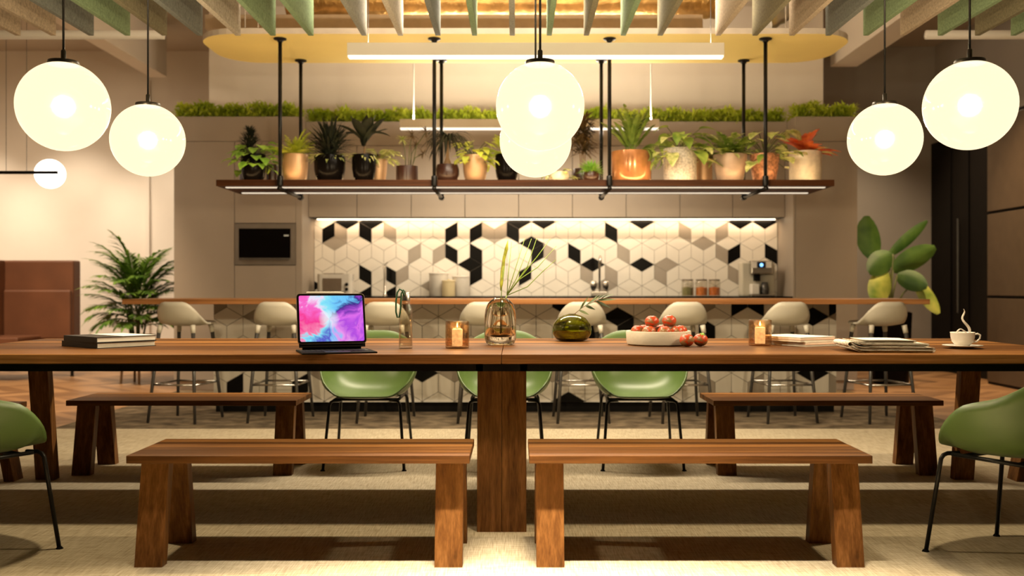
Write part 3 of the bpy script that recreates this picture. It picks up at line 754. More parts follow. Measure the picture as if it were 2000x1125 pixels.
def ficus(h,k):
    g=G(); s=G().tube([(0,0,h-.03),(.01,0,h+.16)],[.008,.005],6)
    for i,(a,el,l) in enumerate([(.2,1.35,.27),(2.9,1.25,.26),(1.0,1.5,.24),(-.4,1.0,.26),(3.5,.9,.24),(2.2,1.2,.22),(.6,.7,.22),(4.3,.8,.2),(5.2,.75,.2),(2.6,.4,.18),(0,.3,.2)]):
        g.leaf((.0,0,h+.05+.012*i),a,el,l*1.12,.10,R.uniform(.1,.8),6,.25,'oval')
    p=G()
    for i in range(22):
        a=R.uniform(0,2*PI); p.leaf((0,0,h-.02),a,R.uniform(.3,1.0),R.uniform(.14,.22),.03,1.5,4)
    return [('foliage',g,M['lf_dark']),('stem',s,M['bark']),('lower_leaves',p,M['lf_pale'])]
potted('potted_plant','dark broad-leaved upright plant in a black cup pot, left half of the shelf',711,303,47,'cup',M['potblack'],ficus,8.0)
potted('potted_plant','pale drooping plant in a gold pot tucked behind the black cup pot',738,312,38,'taper',M['copper'],combo(ferny(16,.25,M['lf_pale'],.6,1.3,1.8,.06,.022,12),bushy(.3,.03,6,.9,1.4,M['lf_brown'],1.8,nm='old_leaves')),8.22)
def canes(h,k):
    g=G(); s=G(); p=G()
    for px,py in((785,272),(806,265),(832,258),(826,300),(812,284)):
        x=(px-795)*k; z=Z(py,SD)-SZ; y=R.uniform(-.03,.03)
        s.tube([(x*.25,y*.3,h-.03),(x*.5,y,(h+z)*.55),(x,y,z)],.0035,5)
        for i in range(30):
            a=R.uniform(0,2*PI); (g if px>800 else p).leaf((x,y,z),a,R.uniform(-.6,1.2),R.uniform(.05,.085),.009,.5,3)
    return [('foliage',g,M['lf_brown']),('pale_leaves',p,M['lf_pale']),('canes',s,M['stem'])]
potted('potted_plant','thin-caned plant with spiky heads in a low dark brown cylinder pot',795,325,43,'cyl',M['potbrown'],canes)
def ponytail(h,k):
    s=G().tube([(0,0,h-.03),(0,0,h+.02),(0,0,h+.06),(0,0,h+.18),(0,0,h+.22)],[.038,.03,.014,.010,.012],10)
    g=G()
    for i in range(100):
        a=R.uniform(0,2*PI); el=R.uniform(.2,1.5)
        g.leaf((0,0,h+.2),a,el,R.uniform(.18,.34),.012,el+R.uniform(.9,1.5),7,.2,'strap')
    return [('foliage',g,M['lf_dark']),('trunk',s,M['bark'])]
potted('ponytail_palm','ponytail palm with bulbous trunk in a low round brown pot beside the second pipe hanger',874,322,46,'low',M['potbrown'],ponytail)
potted('potted_plant','lime round-leaved plant in a gold cup pot left of the middle globes',928,304,48,'cup',M['copper'],broadleaf(50,.17,.085,.075,M['lf_lime'],.0,1.4))
potted('potted_fern','lime fern in a black glazed pot partly behind the middle globes',990,302,46,'cup',M['potblack'],ferny(34,.24,M['lf_lime'],.4,1.45,.8,.045,.017,14))
potted('potted_plant','small pale-leaved plant at the lower edge of the middle globes on the shelf',1092,336,40,'low',M['potcream'],broadleaf(16,.10,.08,.04,M['lf_pale'],.1,1.3,'oval'),7.95)
def redtree(h,k):
    g=G(); s=G()
    for i in range(4): s.tube([(.01*i-.015,0,h-.03),(.02*i-.03,.01*i,h+.26)],.004,5)
    for i in range(260):
        a=R.uniform(0,2*PI); z=h+R.uniform(.12,.42); rr=R.uniform(0,.06)
        g.leaf((rr*math.cos(a),rr*math.sin(a),z),a,R.uniform(-.3,1.2),R.uniform(.08,.14),.024,.5,3)
    return [('foliage',g,M['lf_brown']),('stems',s,M['bark'])]
potted('potted_tree','reddish brown bushy little tree right of the middle globes on the shelf',1138,330,40,'low',M['potbrown'],redtree,8.22)
potted('potted_plant','small bright green tufted plant in a low brown pot below the reddish tree',1154,335,32,'low',M['potbrown'],bushy(.11,.016,160,.1,1.5,M['lf_fresh'],.5,seg=3,stalk=.04),7.93)
def zz(h,k):
    g=G(); t=G()
    for az,el,L in((1.9,1.45,.44),(.8,1.3,.36),(2.8,1.15,.30),(.1,1.1,.30),(3.6,1.2,.28),(5,1.3,.32),(1.2,1.45,.38),(4.2,1.4,.34),(.4,1.35,.40),(2.4,1.4,.40),(5.6,1.2,.33),(3.2,1.0,.34)):
        g.frond((0,0,h-.03),az,el,L,.35,18,.075,.036,0,.25,.7,.1)
    for i in range(60):
        a=R.uniform(0,2*PI); g.leaf((.1*math.cos(a),.1*math.sin(a),h-.01),a,R.uniform(.2,1),.06,.02,.8,2)
    for i in range(12):
        a=R.uniform(-.9,.6); t.frond((.1*math.cos(a),.1*math.sin(a),h),a,.5,R.uniform(.12,.3),2.9,12,.02,.008,0,.1,1.2)
    return [('foliage',g,M['lf_green']),('trailing_stems',t,M['lf_green'])]
potted('potted_plant','tall feathery green plant in a wide amber glass pot beside the third pipe hanger',1233,297,78,'cyl',mat('amber_pot',(.48,.20,.07),.18,.25,.5,6,coat=.4),zz)
potted('potted_philodendron','large-leaved philodendron in a grey patterned cylinder pot',1328,291,64,'cyl',M['potspeck'],combo(broadleaf(26,.24,.17,.13,M['lf_green'],.0,1.4),broadleaf(12,.22,.16,.12,M['lf_pale'],.0,1.3)),8.0)
potted('potted_plant','pale leafy plant in a narrow gold pot squeezed beside the grey patterned pot',1374,302,34,'cyl',M['copper'],broadleaf(26,.18,.09,.07,M['lf_pale'],-.1,1.2),8.22)
potted('potted_fern','arching green fern in a tapered grey and orange pot',1426,303,66,'taper',mat('ombre_pot',(.46,.33,.24),.4,.2,.25,5),combo(ferny(20,.29,M['lf_green'],.4,1.25,.7,.085,.036,10),broadleaf(14,.12,.10,.05,M['lf_pale'],.2,1.2,'oval')))
potted('potted_plant','big heart-leaved pale green plant in a copper speckled pot at the fourth pipe hanger',1493,302,58,'taper',M['potcopper'],combo(broadleaf(26,.30,.14,.12,M['lf_pale'],.0,1.45),broadleaf(12,.24,.13,.09,M['lf_green'],.2,1.4)))
def brom(h,k):
    g=G(); p=G()
    for i in range(36):
        a=2*PI*i*.382; el=.35+1.1*((i*.618)%1)
        (p if i%9==4 else g).leaf((0,0,h-.03),a,el,R.uniform(.22,.31),.070,.65,6,.35,'strap')
    return [('foliage',g,M['lf_red']),('pale_leaves',p,M['lf_pale'])]
potted('bromeliad','red bromeliad in a cream cylinder pot at the right end of the shelf',1573,297,62,'cyl',M['potcream'],brom)
# ------------------------------------------------------------------ things on the kitchen worktop
WZ=.965
def K(px,d=10.35): return X(px,d)
q=thing('toaster','white toaster with dark grille and two knobs on the kitchen worktop','toaster',(K(656),10.35,WZ))
k=10.35/F
obj('body',slab(G(),roundrect(-34*k,34*k,-.09,.09,.04),.012,.235),M['china'],q,bevel=.02)
obj('grille',G().box(-22*k,14*k,-.097,-.091,.06,.19),M['grille'],q)
obj('top_slot',G().box(-22*k,14*k,-.06,.06,.236,.243),M['grille'],q)
for zz_ in(.075,.125): obj('knob',G().lathe([(0,0),(.018,0),(.016,.02),(0,.02)],16,M=Matrix.Translation((24*k,-.091,zz_))@Matrix.Rotation(PI/2,4,'X')),M['blackm'],q)
g=G()
for sx in(-1,1):
    for sy in(-1,1): g.lathe([(0,0),(.015,0),(.015,.013),(0,.013)],10,(sx*.14,sy*.06,0))
obj('feet',g,M['blackm'],q)
q=thing('boiling_water_tap','slim chrome upright tap beside the toaster','tap',(K(753),10.3,WZ))
obj('column',G().lathe([(0,0),(.022,0),(.022,.02),(.014,.03),(.014,.33),(0,.335)],16),M['steel'],q,auto=40)
obj('spout',G().tube([(0,0,.30),(0,-.06,.31),(0,-.1,.30)],.009,8),M['steel'],q,smooth=True)
obj('lever',G().tube([(0,0,.335),(.03,0,.36)],.006,6),M['steel'],q)
for px,w_,ty,mt,d,lb in((857,37,530,'china',10.45,'tallest white lidded canister on the worktop'),(876,26,546,'potc',10.3,'small cream lidded canister in front of the white ones'),(900,33,537,'china',10.42,'white lidded canister with round knob, right of the cream one')):
    kk=d/F; r=w_*kk/2; h=Z(ty,d)-WZ
    q=thing('canister',lb,'canister',(X(px,d),d,WZ))
    m_=M['china'] if mt=='china' else mat('cream_enamel',(.60,.50,.30),.35)
    obj('body',G().lathe([(0,0),(r*.95,0),(r,.01),(r,h*.88),(0,h*.88)],28),m_,q,auto=40)
    obj('lid',G().lathe([(0,h*.881),(r*1.04,h*.881),(r*1.04,h*.93),(r*.9,h*.96),(.012,h*.97),(.015,h),(0,h+.008)],28),m_,q,auto=40)
q=thing('kitchen_tap','tall chrome mixer tap with two round handles at the sink','tap',(K(1171),10.35,WZ))
obj('spout',G().tube([(0,0,0),(0,0,.34),(0,-.02,.40),(0,-.08,.42),(0,-.13,.39),(0,-.14,.34)],.012,10),M['steel'],q,smooth=True)
for s in(-1,1):
    obj('handle',G().lathe([(0,.05),(.02,.06),(.036,.10),(.04,.13),(.03,.16),(0,.168)],16,(s*.065,0,0)),M['steel'],q,smooth=True)
obj('base',G().box(-.09,.09,-.025,.025,0,.05),M['steel'],q,bevel=.008)
for px,c,lb in((1343,(.20,.19,.08),'glass jar of green pulses, left of the three on the worktop'),(1370,(.62,.18,.03),'middle glass jar of orange lentils on the worktop'),(1395,(.60,.16,.03),'glass jar of orange lentils, right of the three on the worktop')):
    r=12*k; h=33*k
    q=thing('storage_jar',lb,'jar',(K(px),10.35,WZ),0,'glass storage jars on the worktop')
    obj('glass_body',G().lathe([(0,0),(r,0),(r,h*.86),(r*.82,h*.92),(r*.78,h*.92),(r*.93,h*.84),(r*.93,.008),(0,.008)],24),M['glass'],q,auto=40)
    obj('lid',G().lathe([(0,h*.921),(r*.9,h*.921),(r*.9,h),(0,h)],24),M['grille'],q,auto=40)
    obj('contents',G().lathe([(0,.009),(r*.9,.009),(r*.9,h*.5),(0,h*.56)],24),mat('pulses',c,.7,0,.4,90),q,auto=40)
q=thing('coffee_machine','silver and white espresso machine with a blue lit display at the right of the worktop','coffee machine',(K(1481),10.36,WZ))
obj('body',G().box(-32*k,32*k,-.02,.16,0,.36),M['white'],q,bevel=.012)
obj('head',G().box(-19*k,22*k,-.14,-.021,.235,.375),M['steel'],q,bevel=.01)
obj('display',G().box(-8*k,8*k,-.146,-.1405,.30,.36),mat('lcd_dark',(.01,.02,.05),.2),q)
obj('display_light',G().lathe([(0,0),(.018,0),(.018,.002),(0,.002)],16,M=Matrix.Translation((0,-.1465,.33))@Matrix.Rotation(PI/2,4,'X')),M['cyan_lcd'],q)
for s in(-1,1): obj('button_panel',G().box(s*14*k-5*k,s*14*k+5*k,-.146,-.1405,.30,.365),M['paperw'],q)
obj('spout',G().box(-.06,.0,-.10,-.03,.16,.234),M['blackm'],q,bevel=.006)
obj('milk_jug',G().box(-18*k,-3*k,-.13,-.025,.02,.13),M['paperw'],q,bevel=.008)
obj('coffee_pot',G().lathe([(0,.02),(.04,.02),(.045,.08),(.03,.15),(0,.15)],18,(.05,-.08,0)),M['gunmetal'],q,smooth=True)
obj('drip_tray',G().box(-20*k,25*k,-.17,-.021,0,.019),M['steel'],q,bevel=.004)
# ------------------------------------------------------------------ left background
q=thing('bar_pendant','black bar pendant lamp with one glowing round disc at the left edge','pendant lamp',(-3.9,8.0,Z(337,8)))
obj('bar',G().box(-1.0,X(112,8)+3.9,-.012,.012,-.012,.012),M['black'],q)
r=29*8/F
xs=X(82,8)+3.9
obj('globe',G().lathe([(r*math.sin(PI*i/24),-r*math.cos(PI*i/24)) for i in range(25)],36,(xs,.14,.005)),emis('disc_glow',(1,.93,.82),4),q,smooth=True)
obj('bracket',G().tube([(xs,.0125,0),(xs,.03,0)],.01,8),M['black'],q)
for px in(12,52): obj('wire',G().tube([(X(px,8)+3.9,0,.012),(X(px,8)+3.9,0,HC-Z(337,8))],.002,5),M['gunmetal'],q)
q=thing('high_back_sofa','brown leather high-back sofa at the left edge','sofa',(-5.9,11.2,0))
xe=X(104,11)+5.9
obj('back',G().box(-.9,xe,.3,.5,.15,1.38),M['leather'],q,bevel=.02)
obj('side_panel',G().box(-.19,-.14,-.35,.299,.15,1.38),M['leather'],q,bevel=.01)
obj('seat_cushion',G().box(-.9,-.195,-.35,.299,.30,.47),M['leather'],q,bevel=.03)
obj('back_cushion',G().box(-.135,xe-.01,.24,.299,.45,1.03),M['leather'],q,bevel=.02)
obj('seat_cushion',G().box(-.135,xe-.35,-.30,.239,.30,.50),M['leather'],q,bevel=.02)
for xx in(-.8,xe-.06):
    obj('leg',G().tube([(xx,.4,0),(xx,.4,.151)],.02,8),M['black'],q)
for xx in(-.8,-.0): obj('leg',G().tube([(xx,-.25,0),(xx,-.25,.301)],.02,8),M['black'],q)
PD=10.8
q=thing('potted_palm','tall feathery palm in a dark pot on a wooden stand at the left','palm',(X(268,PD),PD,0))
kp=PD/F
obj('pot',G().lathe([(0,.2),(.15,.2),(.17,.22),(.19,.52),(.195,.535),(.175,.535),(.17,.5),(0,.5)],28),mat('dark_planter',(.06,.045,.032),.5),q,auto=40)
for a in(.5,2.1,3.7,5.2):
    obj('stand_leg',G().tube([(.17*math.cos(a),.17*math.sin(a),.001),(.155*math.cos(a),.155*math.sin(a),.24)],.014,8),M['bark'],q)
s=G(); g=G()
for i in range(11):
    a=R.uniform(0,2*PI); b_=(.06*math.cos(a),.06*math.sin(a),.48); t=(.14*math.cos(a),.14*math.sin(a),R.uniform(.75,1.0))
    s.tube([b_,t],[.012,.008],6)
for i in range(64):
    a=2*PI*i*.382; lv=i/63
    el=.35+1.15*lv; z=.62+.42*lv*R.uniform(.8,1.1)
    g.frond((.05*math.cos(a),.05*math.sin(a),z),a,el,R.uniform(.85,1.1)*(.46+.16*lv),.75+R.uniform(0,.55),22,.20,.034,0,.15,.62,.35)
obj('stems',s,M['stem'],q,smooth=True); obj('fronds',g,M['lf_palm'],q,smooth=True)
# ------------------------------------------------------------------ right background plant
PD2=10.75
q=thing('potted_banana_plant','large broad-leaved plant in a glossy black pot at the right end of the bar','plant',(X(1738,PD2),PD2,0))
obj('pot',G().lathe([(0,.002),(.17,.002),(.2,.02),(.23,.78),(.21,.79),(.2,.74),(0,.74)],32),M['potblack'],q,auto=40)
g=G();g2=G();s=G()
def bigleaf(gg,bx,by,tx,ty,wpx,dz=0.,bend=0.,rot=0.,yo=0.):
    ox=X(1738,PD2); b_=Vector((X(bx,PD2)-ox,yo,Z(by,PD2))); t=Vector((X(tx,PD2)-ox,yo+dz,Z(ty,PD2)))
    w_=wpx*PD2/F; n=8; ax=(t-b_); sd=ax.cross(Vector((math.sin(rot),-math.cos(rot),0))).normalized(); nn=sd.cross(ax.normalized())
    vs=[]
    for i in range(n+1):
        u=i/n; c=b_+ax*u+Vector((0,0,-1))*bend*(u*u-u*.3)+Vector((0,0,1))*bend*.0
        ww=w_/2*max(.05,math.sin(PI*(.05+.93*u))**.55)
        vs+=[c-sd*ww-nn*ww*.3,c-sd*ww*.5-nn*ww*.1,c,c+sd*ww*.5-nn*ww*.1,c+sd*ww-nn*ww*.3]
    fs=[]
    for i in range(n):
        for j in range(4): a=i*5+j; fs.append((a,a+1,a+6,a+5))
    gg.add(vs,fs); s.tube([(0,0,.74),b_*.5+Vector((0,0,.42)),b_],.010,6)
bigleaf(g,1706,505,1700,420,54,.1,0,.2)
bigleaf(g,1744,496,1690,526,46,-.1,.05,-.3)
bigleaf(g,1737,498,1819,434,24,.1,-.03,.1)
bigleaf(g,1744,528,1818,484,44,-.12,.0,.2)
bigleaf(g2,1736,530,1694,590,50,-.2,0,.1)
bigleaf(g,1752,538,1800,556,40,-.15,.03,.0)
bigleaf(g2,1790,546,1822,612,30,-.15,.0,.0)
bigleaf(g,1738,560,1726,536,20,.1,0)
obj('leaves',g,M['lf_big'],q,smooth=True); obj('lit_tone_leaves',g2,M['lf_bigy'],q,smooth=True,label='pale green variegated leaves, lit look painted into their colour'); obj('stems',s,M['stem'],q,smooth=True)
# ------------------------------------------------------------------ things on the table
def T(py): return F*(CZ-TZ)/(py-VY)
def book(name,label,cat,cx,cy,z0,w,d,h,rz,mc,mp,ct=.003,parts=None):
    q=thing(name,label,cat,(cx,cy,z0),rz)
    g=G(); g.box(-w/2,w/2,-d/2,d/2,0,ct); g.box(-w/2,w/2,-d/2,d/2,h-ct,h); g.box(-w/2,-w/2+ct,-d/2,d/2,ct,h-ct)
    obj('cover',g,mc,q)
    obj('pages',G().box(-w/2+ct,w/2-.004,-d/2+.005,d/2-.005,ct,h-ct),mp,q)
    return q
rb=.28
book('book','lower hardback book of the pair at the left end of the table','book',-1.975,4.72,TZ,.30,.33,.027,rb+.62,M['bookblack'],M['paper'])
q=book('book','upper hardback book with black and white cover at the left end of the table','book',-1.965,4.71,TZ+.0275,.30,.32,.026,rb+.60,M['bookblack'],M['paperw'])
obj('cover_print',G().box(-.02,.145,-.155,.155,.0262,.0268),M['paperw'],q,label='white half of the cover')
# tablet with keyboard
kz=math.radians(19)
q=thing('tablet_computer','tablet showing a colourful splash on a black keyboard stand','tablet',(-.80,4.275,TZ),kz); q.scale=(1.08,)*3
kb=obj('keyboard',G().box(-.143,.153,-.135,.095,0,.007),M['blackm'],q,bevel=.003)
g=G()
for r_ in range(5):
    for c_ in range(13): g.box(-.138+c_*.0213,-.138+c_*.0213+.018,-.055+r_*.0215,-.055+r_*.0215+.018,.0071,.0085)
obj('keys',g,mat('key_plastic',(.03,.03,.035),.4),kb)
obj('trackpad',G().box(-.05,.05,-.125,-.065,.0071,.0078),mat('trackpad',(.04,.04,.045),.3),kb)
tl=math.radians(17)
MT=Matrix.Translation((0,.035,.032))@Matrix.Rotation(-tl,4,'X')
obj('hinge',G().box(-.12,.12,.050,.070,.007,.045),M['blackm'],q,bevel=.003)
obj('back_stand',G().box(-.135,.135,.0078,.013,-.012,.21,M=MT),M['blackm'],q)
co_=obj('casing',slab(G(),roundrect(-.1405,.1405,0,.2145,.014),0,.007),M['grille'],q)
for v in co_.data.vertices:
    p=MT@Vector((v.co.x,.0072-v.co.z,v.co.y)); v.co=p
sb=obj('bezel',slab(G(),roundrect(-.139,.139,.0015,.213,.013),0,.0006),M['potblack'],q)
for v in sb.data.vertices: v.co=MT@Vector((v.co.x,-.0003-v.co.z,v.co.y))
ds=obj('display',slab(G(),roundrect(-.131,.131,.0095,.205,.007),0,.0004),M['screen'],q)
ds.matrix_local=MT
for v in ds.data.vertices: v.co=Vector((v.co.x,-.0011-v.co.z,v.co.y))
st=MT@Vector((0,.003,.2145+.005))
q2=single('stylus',G().tube([(-.085,0,0),(-.08,0,0),(.065,0,0),(.083,0,0)],[.003,.0045,.0045,.001],10),M['paperw'],'white stylus pen clipped along the top edge of the tablet','stylus',smooth=True)
q2.rotation_euler[2]=kz; q2.location=Matrix.Translation((-.80,4.275,TZ))@Matrix.Rotation(kz,4,'Z')@Matrix.Scale(1.08,4)@(st+Vector((-.02,0,0)))
# bottle
d=T(681)
q=thing('water_bottle','clear glass water bottle with metal cap and green carrying loop','bottle',(X(791,d),d+.03,TZ))
ro=.032
obj('glass_body',G().lathe([(0,0),(ro*.95,0),(ro,.006),(ro,.165),(ro*.9,.185),(.020,.205),(.019,.228),(.016,.228),(.017,.205),(ro*.9-.003,.18),(ro-.0028,.165),(ro-.0028,.012),(0,.010)],36),M['bottle'],q,smooth=True)
obj('cap',G().lathe([(0,.222),(.0205,.222),(.0205,.258),(.018,.261),(0,.261)],28),M['steel'],q,auto=40)
pts=[]
for i in range(25):
    t=i/24; a=PI*1.15*(1-t)+-.1
    pts.append((-.018-.020*math.sin(t*PI)-.004,-.006+.012*t,.258))
lp=[(-.005,-.022,.245),(-.012,-.022,.268),(-.026,-.02,.276),(-.037,-.02,.26),(-.043,-.02,.22),(-.043,-.02,.17),(-.036,-.022,.145),(-.028,-.024,.145),(-.022,-.024,.17),(-.020,-.022,.22),(-.018,-.022,.255),(-.008,-.0215,.272),(.0,-.0215,.262)]
obj('carrying_loop',G().tube(lp,.0042,8),M['strap'],q,smooth=True)
# candle holders
def candle(px,by,label,rz):
    d=T(by)
    q=thing('candle_holder',label,'candle holder',(X(px,d+.05),d+.055,TZ),rz,'amber glass candle holders')
    r=.0555; h=.126
    pr=[(0,0),(r*.96,0),(r,.006)]+[(r+(.0008 if i%2 else 0),.006+i*.004) for i in range(1,30)]+[(r-.003,h),(r-.004,h-.002),(r-.004,.010),(0,.009)]
    obj('glass',G().lathe(pr,48),M['amber'],q,auto=60)
    obj('candle',G().lathe([(0,.010),(.0245,.010),(.025,.085),(.022,.089),(0,.086)],24),M['wax'],q,auto=50)
    obj('wick',G().tube([(0,0,.086),(0,0,.095)],.001,5),M['blackm'],q)
    point('candle_flame',(X(px,d+.05),d+.055,TZ+.104),.9,(1,.6,.25),.008)
    obj('flame',G().lathe([(0,.094),(.003,.099),(.0035,.104),(.0015,.114),(0,.120)],12),M['flame'],q,smooth=True)
candle(893,681,'amber glass candle holder with lit candle, left of the smoky vase',0)
candle(1485,676,'amber glass candle holder with lit candle, beside the magazines',.7)
# smoky vase
d=T(674)
q=thing('glass_vase','tall smoky double-walled glass vase with long thin stems','vase',(X(977,d),d+.03,TZ))
ro=.079
out=[(0,0),(.055,0),(.07,.008),(.078,.03),(.079,.08),(.0785,.14),(.074,.175),(.062,.205),(.045,.222),(.034,.229),(.030,.232)]
inn=[(.027,.230),(.030,.222),(.036,.205),(.045,.16),(.052,.10),(.054,.06),(.048,.048),(.03,.042),(0,.040)]
obj('glass_body',G().lathe(out+inn,48),M['smoke'],q,smooth=True)
obj('water',G().lathe([(0,.0415),(.029,.0435),(.046,.0495),(.0515,.06),(.050,.085),(0,.085)],32),mat('amber_water',(.75,.42,.2),.02,0,0,3,trans=1,ior=1.33),q,auto=40)
q3=thing('pod_stem','yellow-green seed pod on a stem and thin grass stalks standing in the smoky vase','stem',(X(977,d),d+.03,TZ))
g=G(); kk=(d+.03)/F
def tp(px,py): return Vector(((px-977)*kk,R.uniform(-.01,.02),Z(py,d+.03)-TZ))
g.tube([(.0,0,.055),tp(978,590),tp(980,560),tp(984,520)],.0022,6)
obj('stem',g,mat('stem_green',(.12,.20,.03),.5),q3,smooth=True)
g=G().tube([tp(978,568),tp(979,555),tp(981,530),tp(984,505),tp(989,485),tp(992,469)],[.002,.008,.0095,.0075,.0085,.001],8)
obj('pod',g,mat('pod_skin',(.36,.38,.04),.5,0,.35,40),q3,smooth=True)
g=G(); jn=tp(990,577)
g.tube([(.004,0,.06),(.012,0,.2),jn],.0022,6)
for a in([(1000,545),(1025,465)],[(1008,545),(1038,466)],[(1010,549),(1030,520),(1048,465)],[(1016,542),(1050,500),(1075,466)],[(1014,546),(1050,522),(1087,480)],[(1030,560),(1060,530),(1086,507)],[(992,540),(999,472)]):
    pts=[jn]+[tp(*p) for p in a]
    g.tube(pts,[.0023]*(len(pts)-1)+[.001],5)
obj('grass_stalks',g,mat('stalk_green',(.20,.30,.04),.5),q3,smooth=True)
# olive vase
d=T(668)
q=thing('round_vase','squat olive green glass vase holding an olive branch','vase',(X(1119,d),d+.09,TZ))
pr=[(0,0),(.06,0),(.085,.012),(.102,.04),(.104,.065),(.098,.092),(.075,.122),(.045,.137),(.025,.141),(.02,.145),(.016,.143),(.022,.136),(.044,.132),(.073,.117),(.094,.09),(.0995,.065),(.097,.04),(.08,.018),(.055,.008),(0,.008)]
obj('glass_body',G().lathe(pr,48),M['olive'],q,smooth=True)
obj('water',G().lathe([(0,.0088),(.054,.0088),(.079,.0188),(.096,.041),(.0975,.052),(0,.052)],40),mat('olive_water',(.62,.40,.06),.02,0,0,3,trans=1,ior=1.33),q,auto=30)
kk=(d+.09)/F; bx=X(1119,d)
q3=thing('olive_branch','slender leafy olive branch leaning out of the squat green vase','branch',(bx,d+.09,TZ))
def tp2(px,py,y=0): return Vector(((px-1119)*kk-.0,y,Z(py,d+.09)-TZ))
g=G().tube([tp2(1100,645),tp2(1112,622),tp2(1123,614),tp2(1140,600),tp2(1165,588),tp2(1190,578)],[.002,.002,.002,.0018,.0015,.001],6)
obj('twig',g,mat('twig',(.16,.075,.035),.6),q3,smooth=True)
g=G()
for b_,t,w_ in((( 1135,604),(1150,578),.016),((1145,598),(1178,573),.016),((1152,594),(1170,574),.014),((1133,606),(1153,614),.017),((1145,597),(1166,604),.018),((1165,588),(1196,600),.018),((1170,586),(1205,583),.016),((1180,582),(1200,573),.014),((1163,590),(1190,570),.012),((1138,602),(1140,585),.014)):
    a=tp2(*b_,y=R.uniform(-.01,.01)); e=tp2(*t,y=R.uniform(-.03,.03)); v=e-a
    g.leaf(a,math.atan2(v.y,v.x),math.atan2(v.z,math.hypot(v.x,v.y)),v.length,w_,.1,5,.15,'lance',0,R.uniform(.5,1.2))
obj('leaves',g,leafmat('olive_leaf',(.03,.055,.015),(.16,.19,.07),.15),q3,smooth=True)
# tangerine bowl
d=T(677); by=d+.155; bx=X(1294,d+.02)
q=single('fruit_bowl',G().lathe([(0,0),(.14,0),(.154,.006),(.158,.02),(.160,.066),(.158,.07),(.148,.07),(.145,.064),(.142,.022),(0,.018)],56),M['ceramic'],'shallow round white stone bowl full of tangerines','bowl',auto=40,loc=(bx,by,TZ))
def tang(x,y,z,label,leaf=0):
    r=.0335
    q=thing('tangerine',label,'tangerine',(x,y,z),R.uniform(0,6),'tangerines')
    pr=[(r*1.04*math.sin(PI*i/20)*(1-.06*math.exp(-((i-20)/1.6)**2)),-r*.93*math.cos(PI*i/20)-(.004*math.exp(-((i-20)/1.5)**2))) for i in range(21)]
    obj('fruit',G().lathe(pr,28),M['tang'],q,smooth=True)
    obj('stalk',G().tube([(0,0,r*.9-.006),(0,0,r*.93)],[.003,.0025],6),M['stem'],q)
    if leaf:
        g=G().leaf((0,0,r*.93),-q.rotation_euler[2]-1.2,.6,.04,.02,2.0,5,.2); g=G(); g.leaf((0,0,r*.93),-q.rotation_euler[2]-1.3,.5,.042,.021,2.2,6,.2)
        obj('leaf',g,M['lf_fresh'],q,smooth=True)
zb_=TZ+.018+.033
ring=[(-.105,-.02,'at the left edge inside the bowl'),(-.06,-.095,'at the front left inside the bowl'),(.012,-.112,'at the front middle inside the bowl'),(.08,-.08,'at the front right inside the bowl'),(.108,-.005,'at the right edge inside the bowl'),(-.06,.07,'at the back left inside the bowl'),(.03,.10,'at the back right inside the bowl'),(.0,.0,'in the centre of the bowl under the top ones')]
for a,b_,lb in ring: tang(bx+a,by+b_,zb_+.016,'tangerine '+lb)
tang(bx-.040,by-.055,zb_+.065,'tangerine on top of the heap, left of the two')
tang(bx+.045,by-.055,zb_+.068,'tangerine on top of the heap, right of the two')
tang(X(1340,T(677)),T(677)-.02,TZ+.032,'tangerine on the table touching the front of the bowl')
tang(X(1369.5,T(677)),T(677)+.015,TZ+.032,'tangerine with a green leaf on the table right of the bowl',1)
# magazines
mc1=mat('mag_white',(.78,.74,.66),.45,0,.18,25); mc2=mat('mag_pink',(.66,.38,.27),.45); 
rz=.55
for i,(dx,dy,mc,lb) in enumerate(((.02,.0,mc2,'bottom pinkish magazine of the stack beside the right candle'),(.012,.01,mc1,'middle white magazine of the stack beside the right candle'),(-.01,.0,mc2,'salmon-edged magazine second from the top of the stack beside the right candle'),(-.015,.004,mc1,'top white printed magazine of the stack beside the right candle'))):
    q=thing('magazine',lb,'magazine',(1.395+dx,4.83+dy,TZ+i*.0112),rz+(-.03,.02,-.01,.02)[i])
    obj('cover',G().box(-.125,.125,-.15,.15,.0095,.0110),mc,q)
    obj('pages',G().box(-.123,.124,-.149,.149,.0,.0095),M['paper'],q)
# newspaper
q=thing('newspaper','folded newspaper lying near the right end of the table','newspaper',(1.635,4.33,TZ),-.06)
def sheets(lay,x0,x1,y0,y1,z0,th,lift,rot):
    g=G()
    for k_ in range(lay):
        zz_=z0+k_*th; dx=.004*math.sin(k_*2.1); dy=.003*math.cos(k_*1.7)
        def fn(u,v):
            x=x0+dx+(x1-x0)*u; y=y0+dy+(y1-y0)*v
            z=zz_+lift*max(0,1-u/.16)**2+.0025*math.sin(u*PI)*k_/lay
            return (x*math.cos(rot)-y*math.sin(rot),x*math.sin(rot)+y*math.cos(rot),z)
        g.grid(fn,18,3)
    # rounded fold on the right
    H=th*(lay-1)
    for kk_ in range(3):
        rr=H/2*(1-.3*kk_)
        def fr_(u,v):
            a_=-PI/2+PI*u; x=x1-.004+.012*math.cos(a_)*(1-.25*kk_); y=y0+(y1-y0)*v
            return (x*math.cos(rot)-y*math.sin(rot),x*math.sin(rot)+y*math.cos(rot),z0+H/2+rr*math.sin(a_))
        g.grid(fr_,9,2)
    return g
obj('outer_section',sheets(6,-.17,.175,-.12,.13,.002,.0042,.020,0),M['news'],q,smooth=True,solid=.0016)
obj('middle_section',sheets(4,-.145,.150,-.115,.12,.0285,.0038,.010,.02),M['news'],q,smooth=True,solid=.0016)
obj('top_section',sheets(3,-.115,.10,-.11,.11,.0445,.0042,.003,-.02),M['paper'],q,smooth=True,solid=.0016)
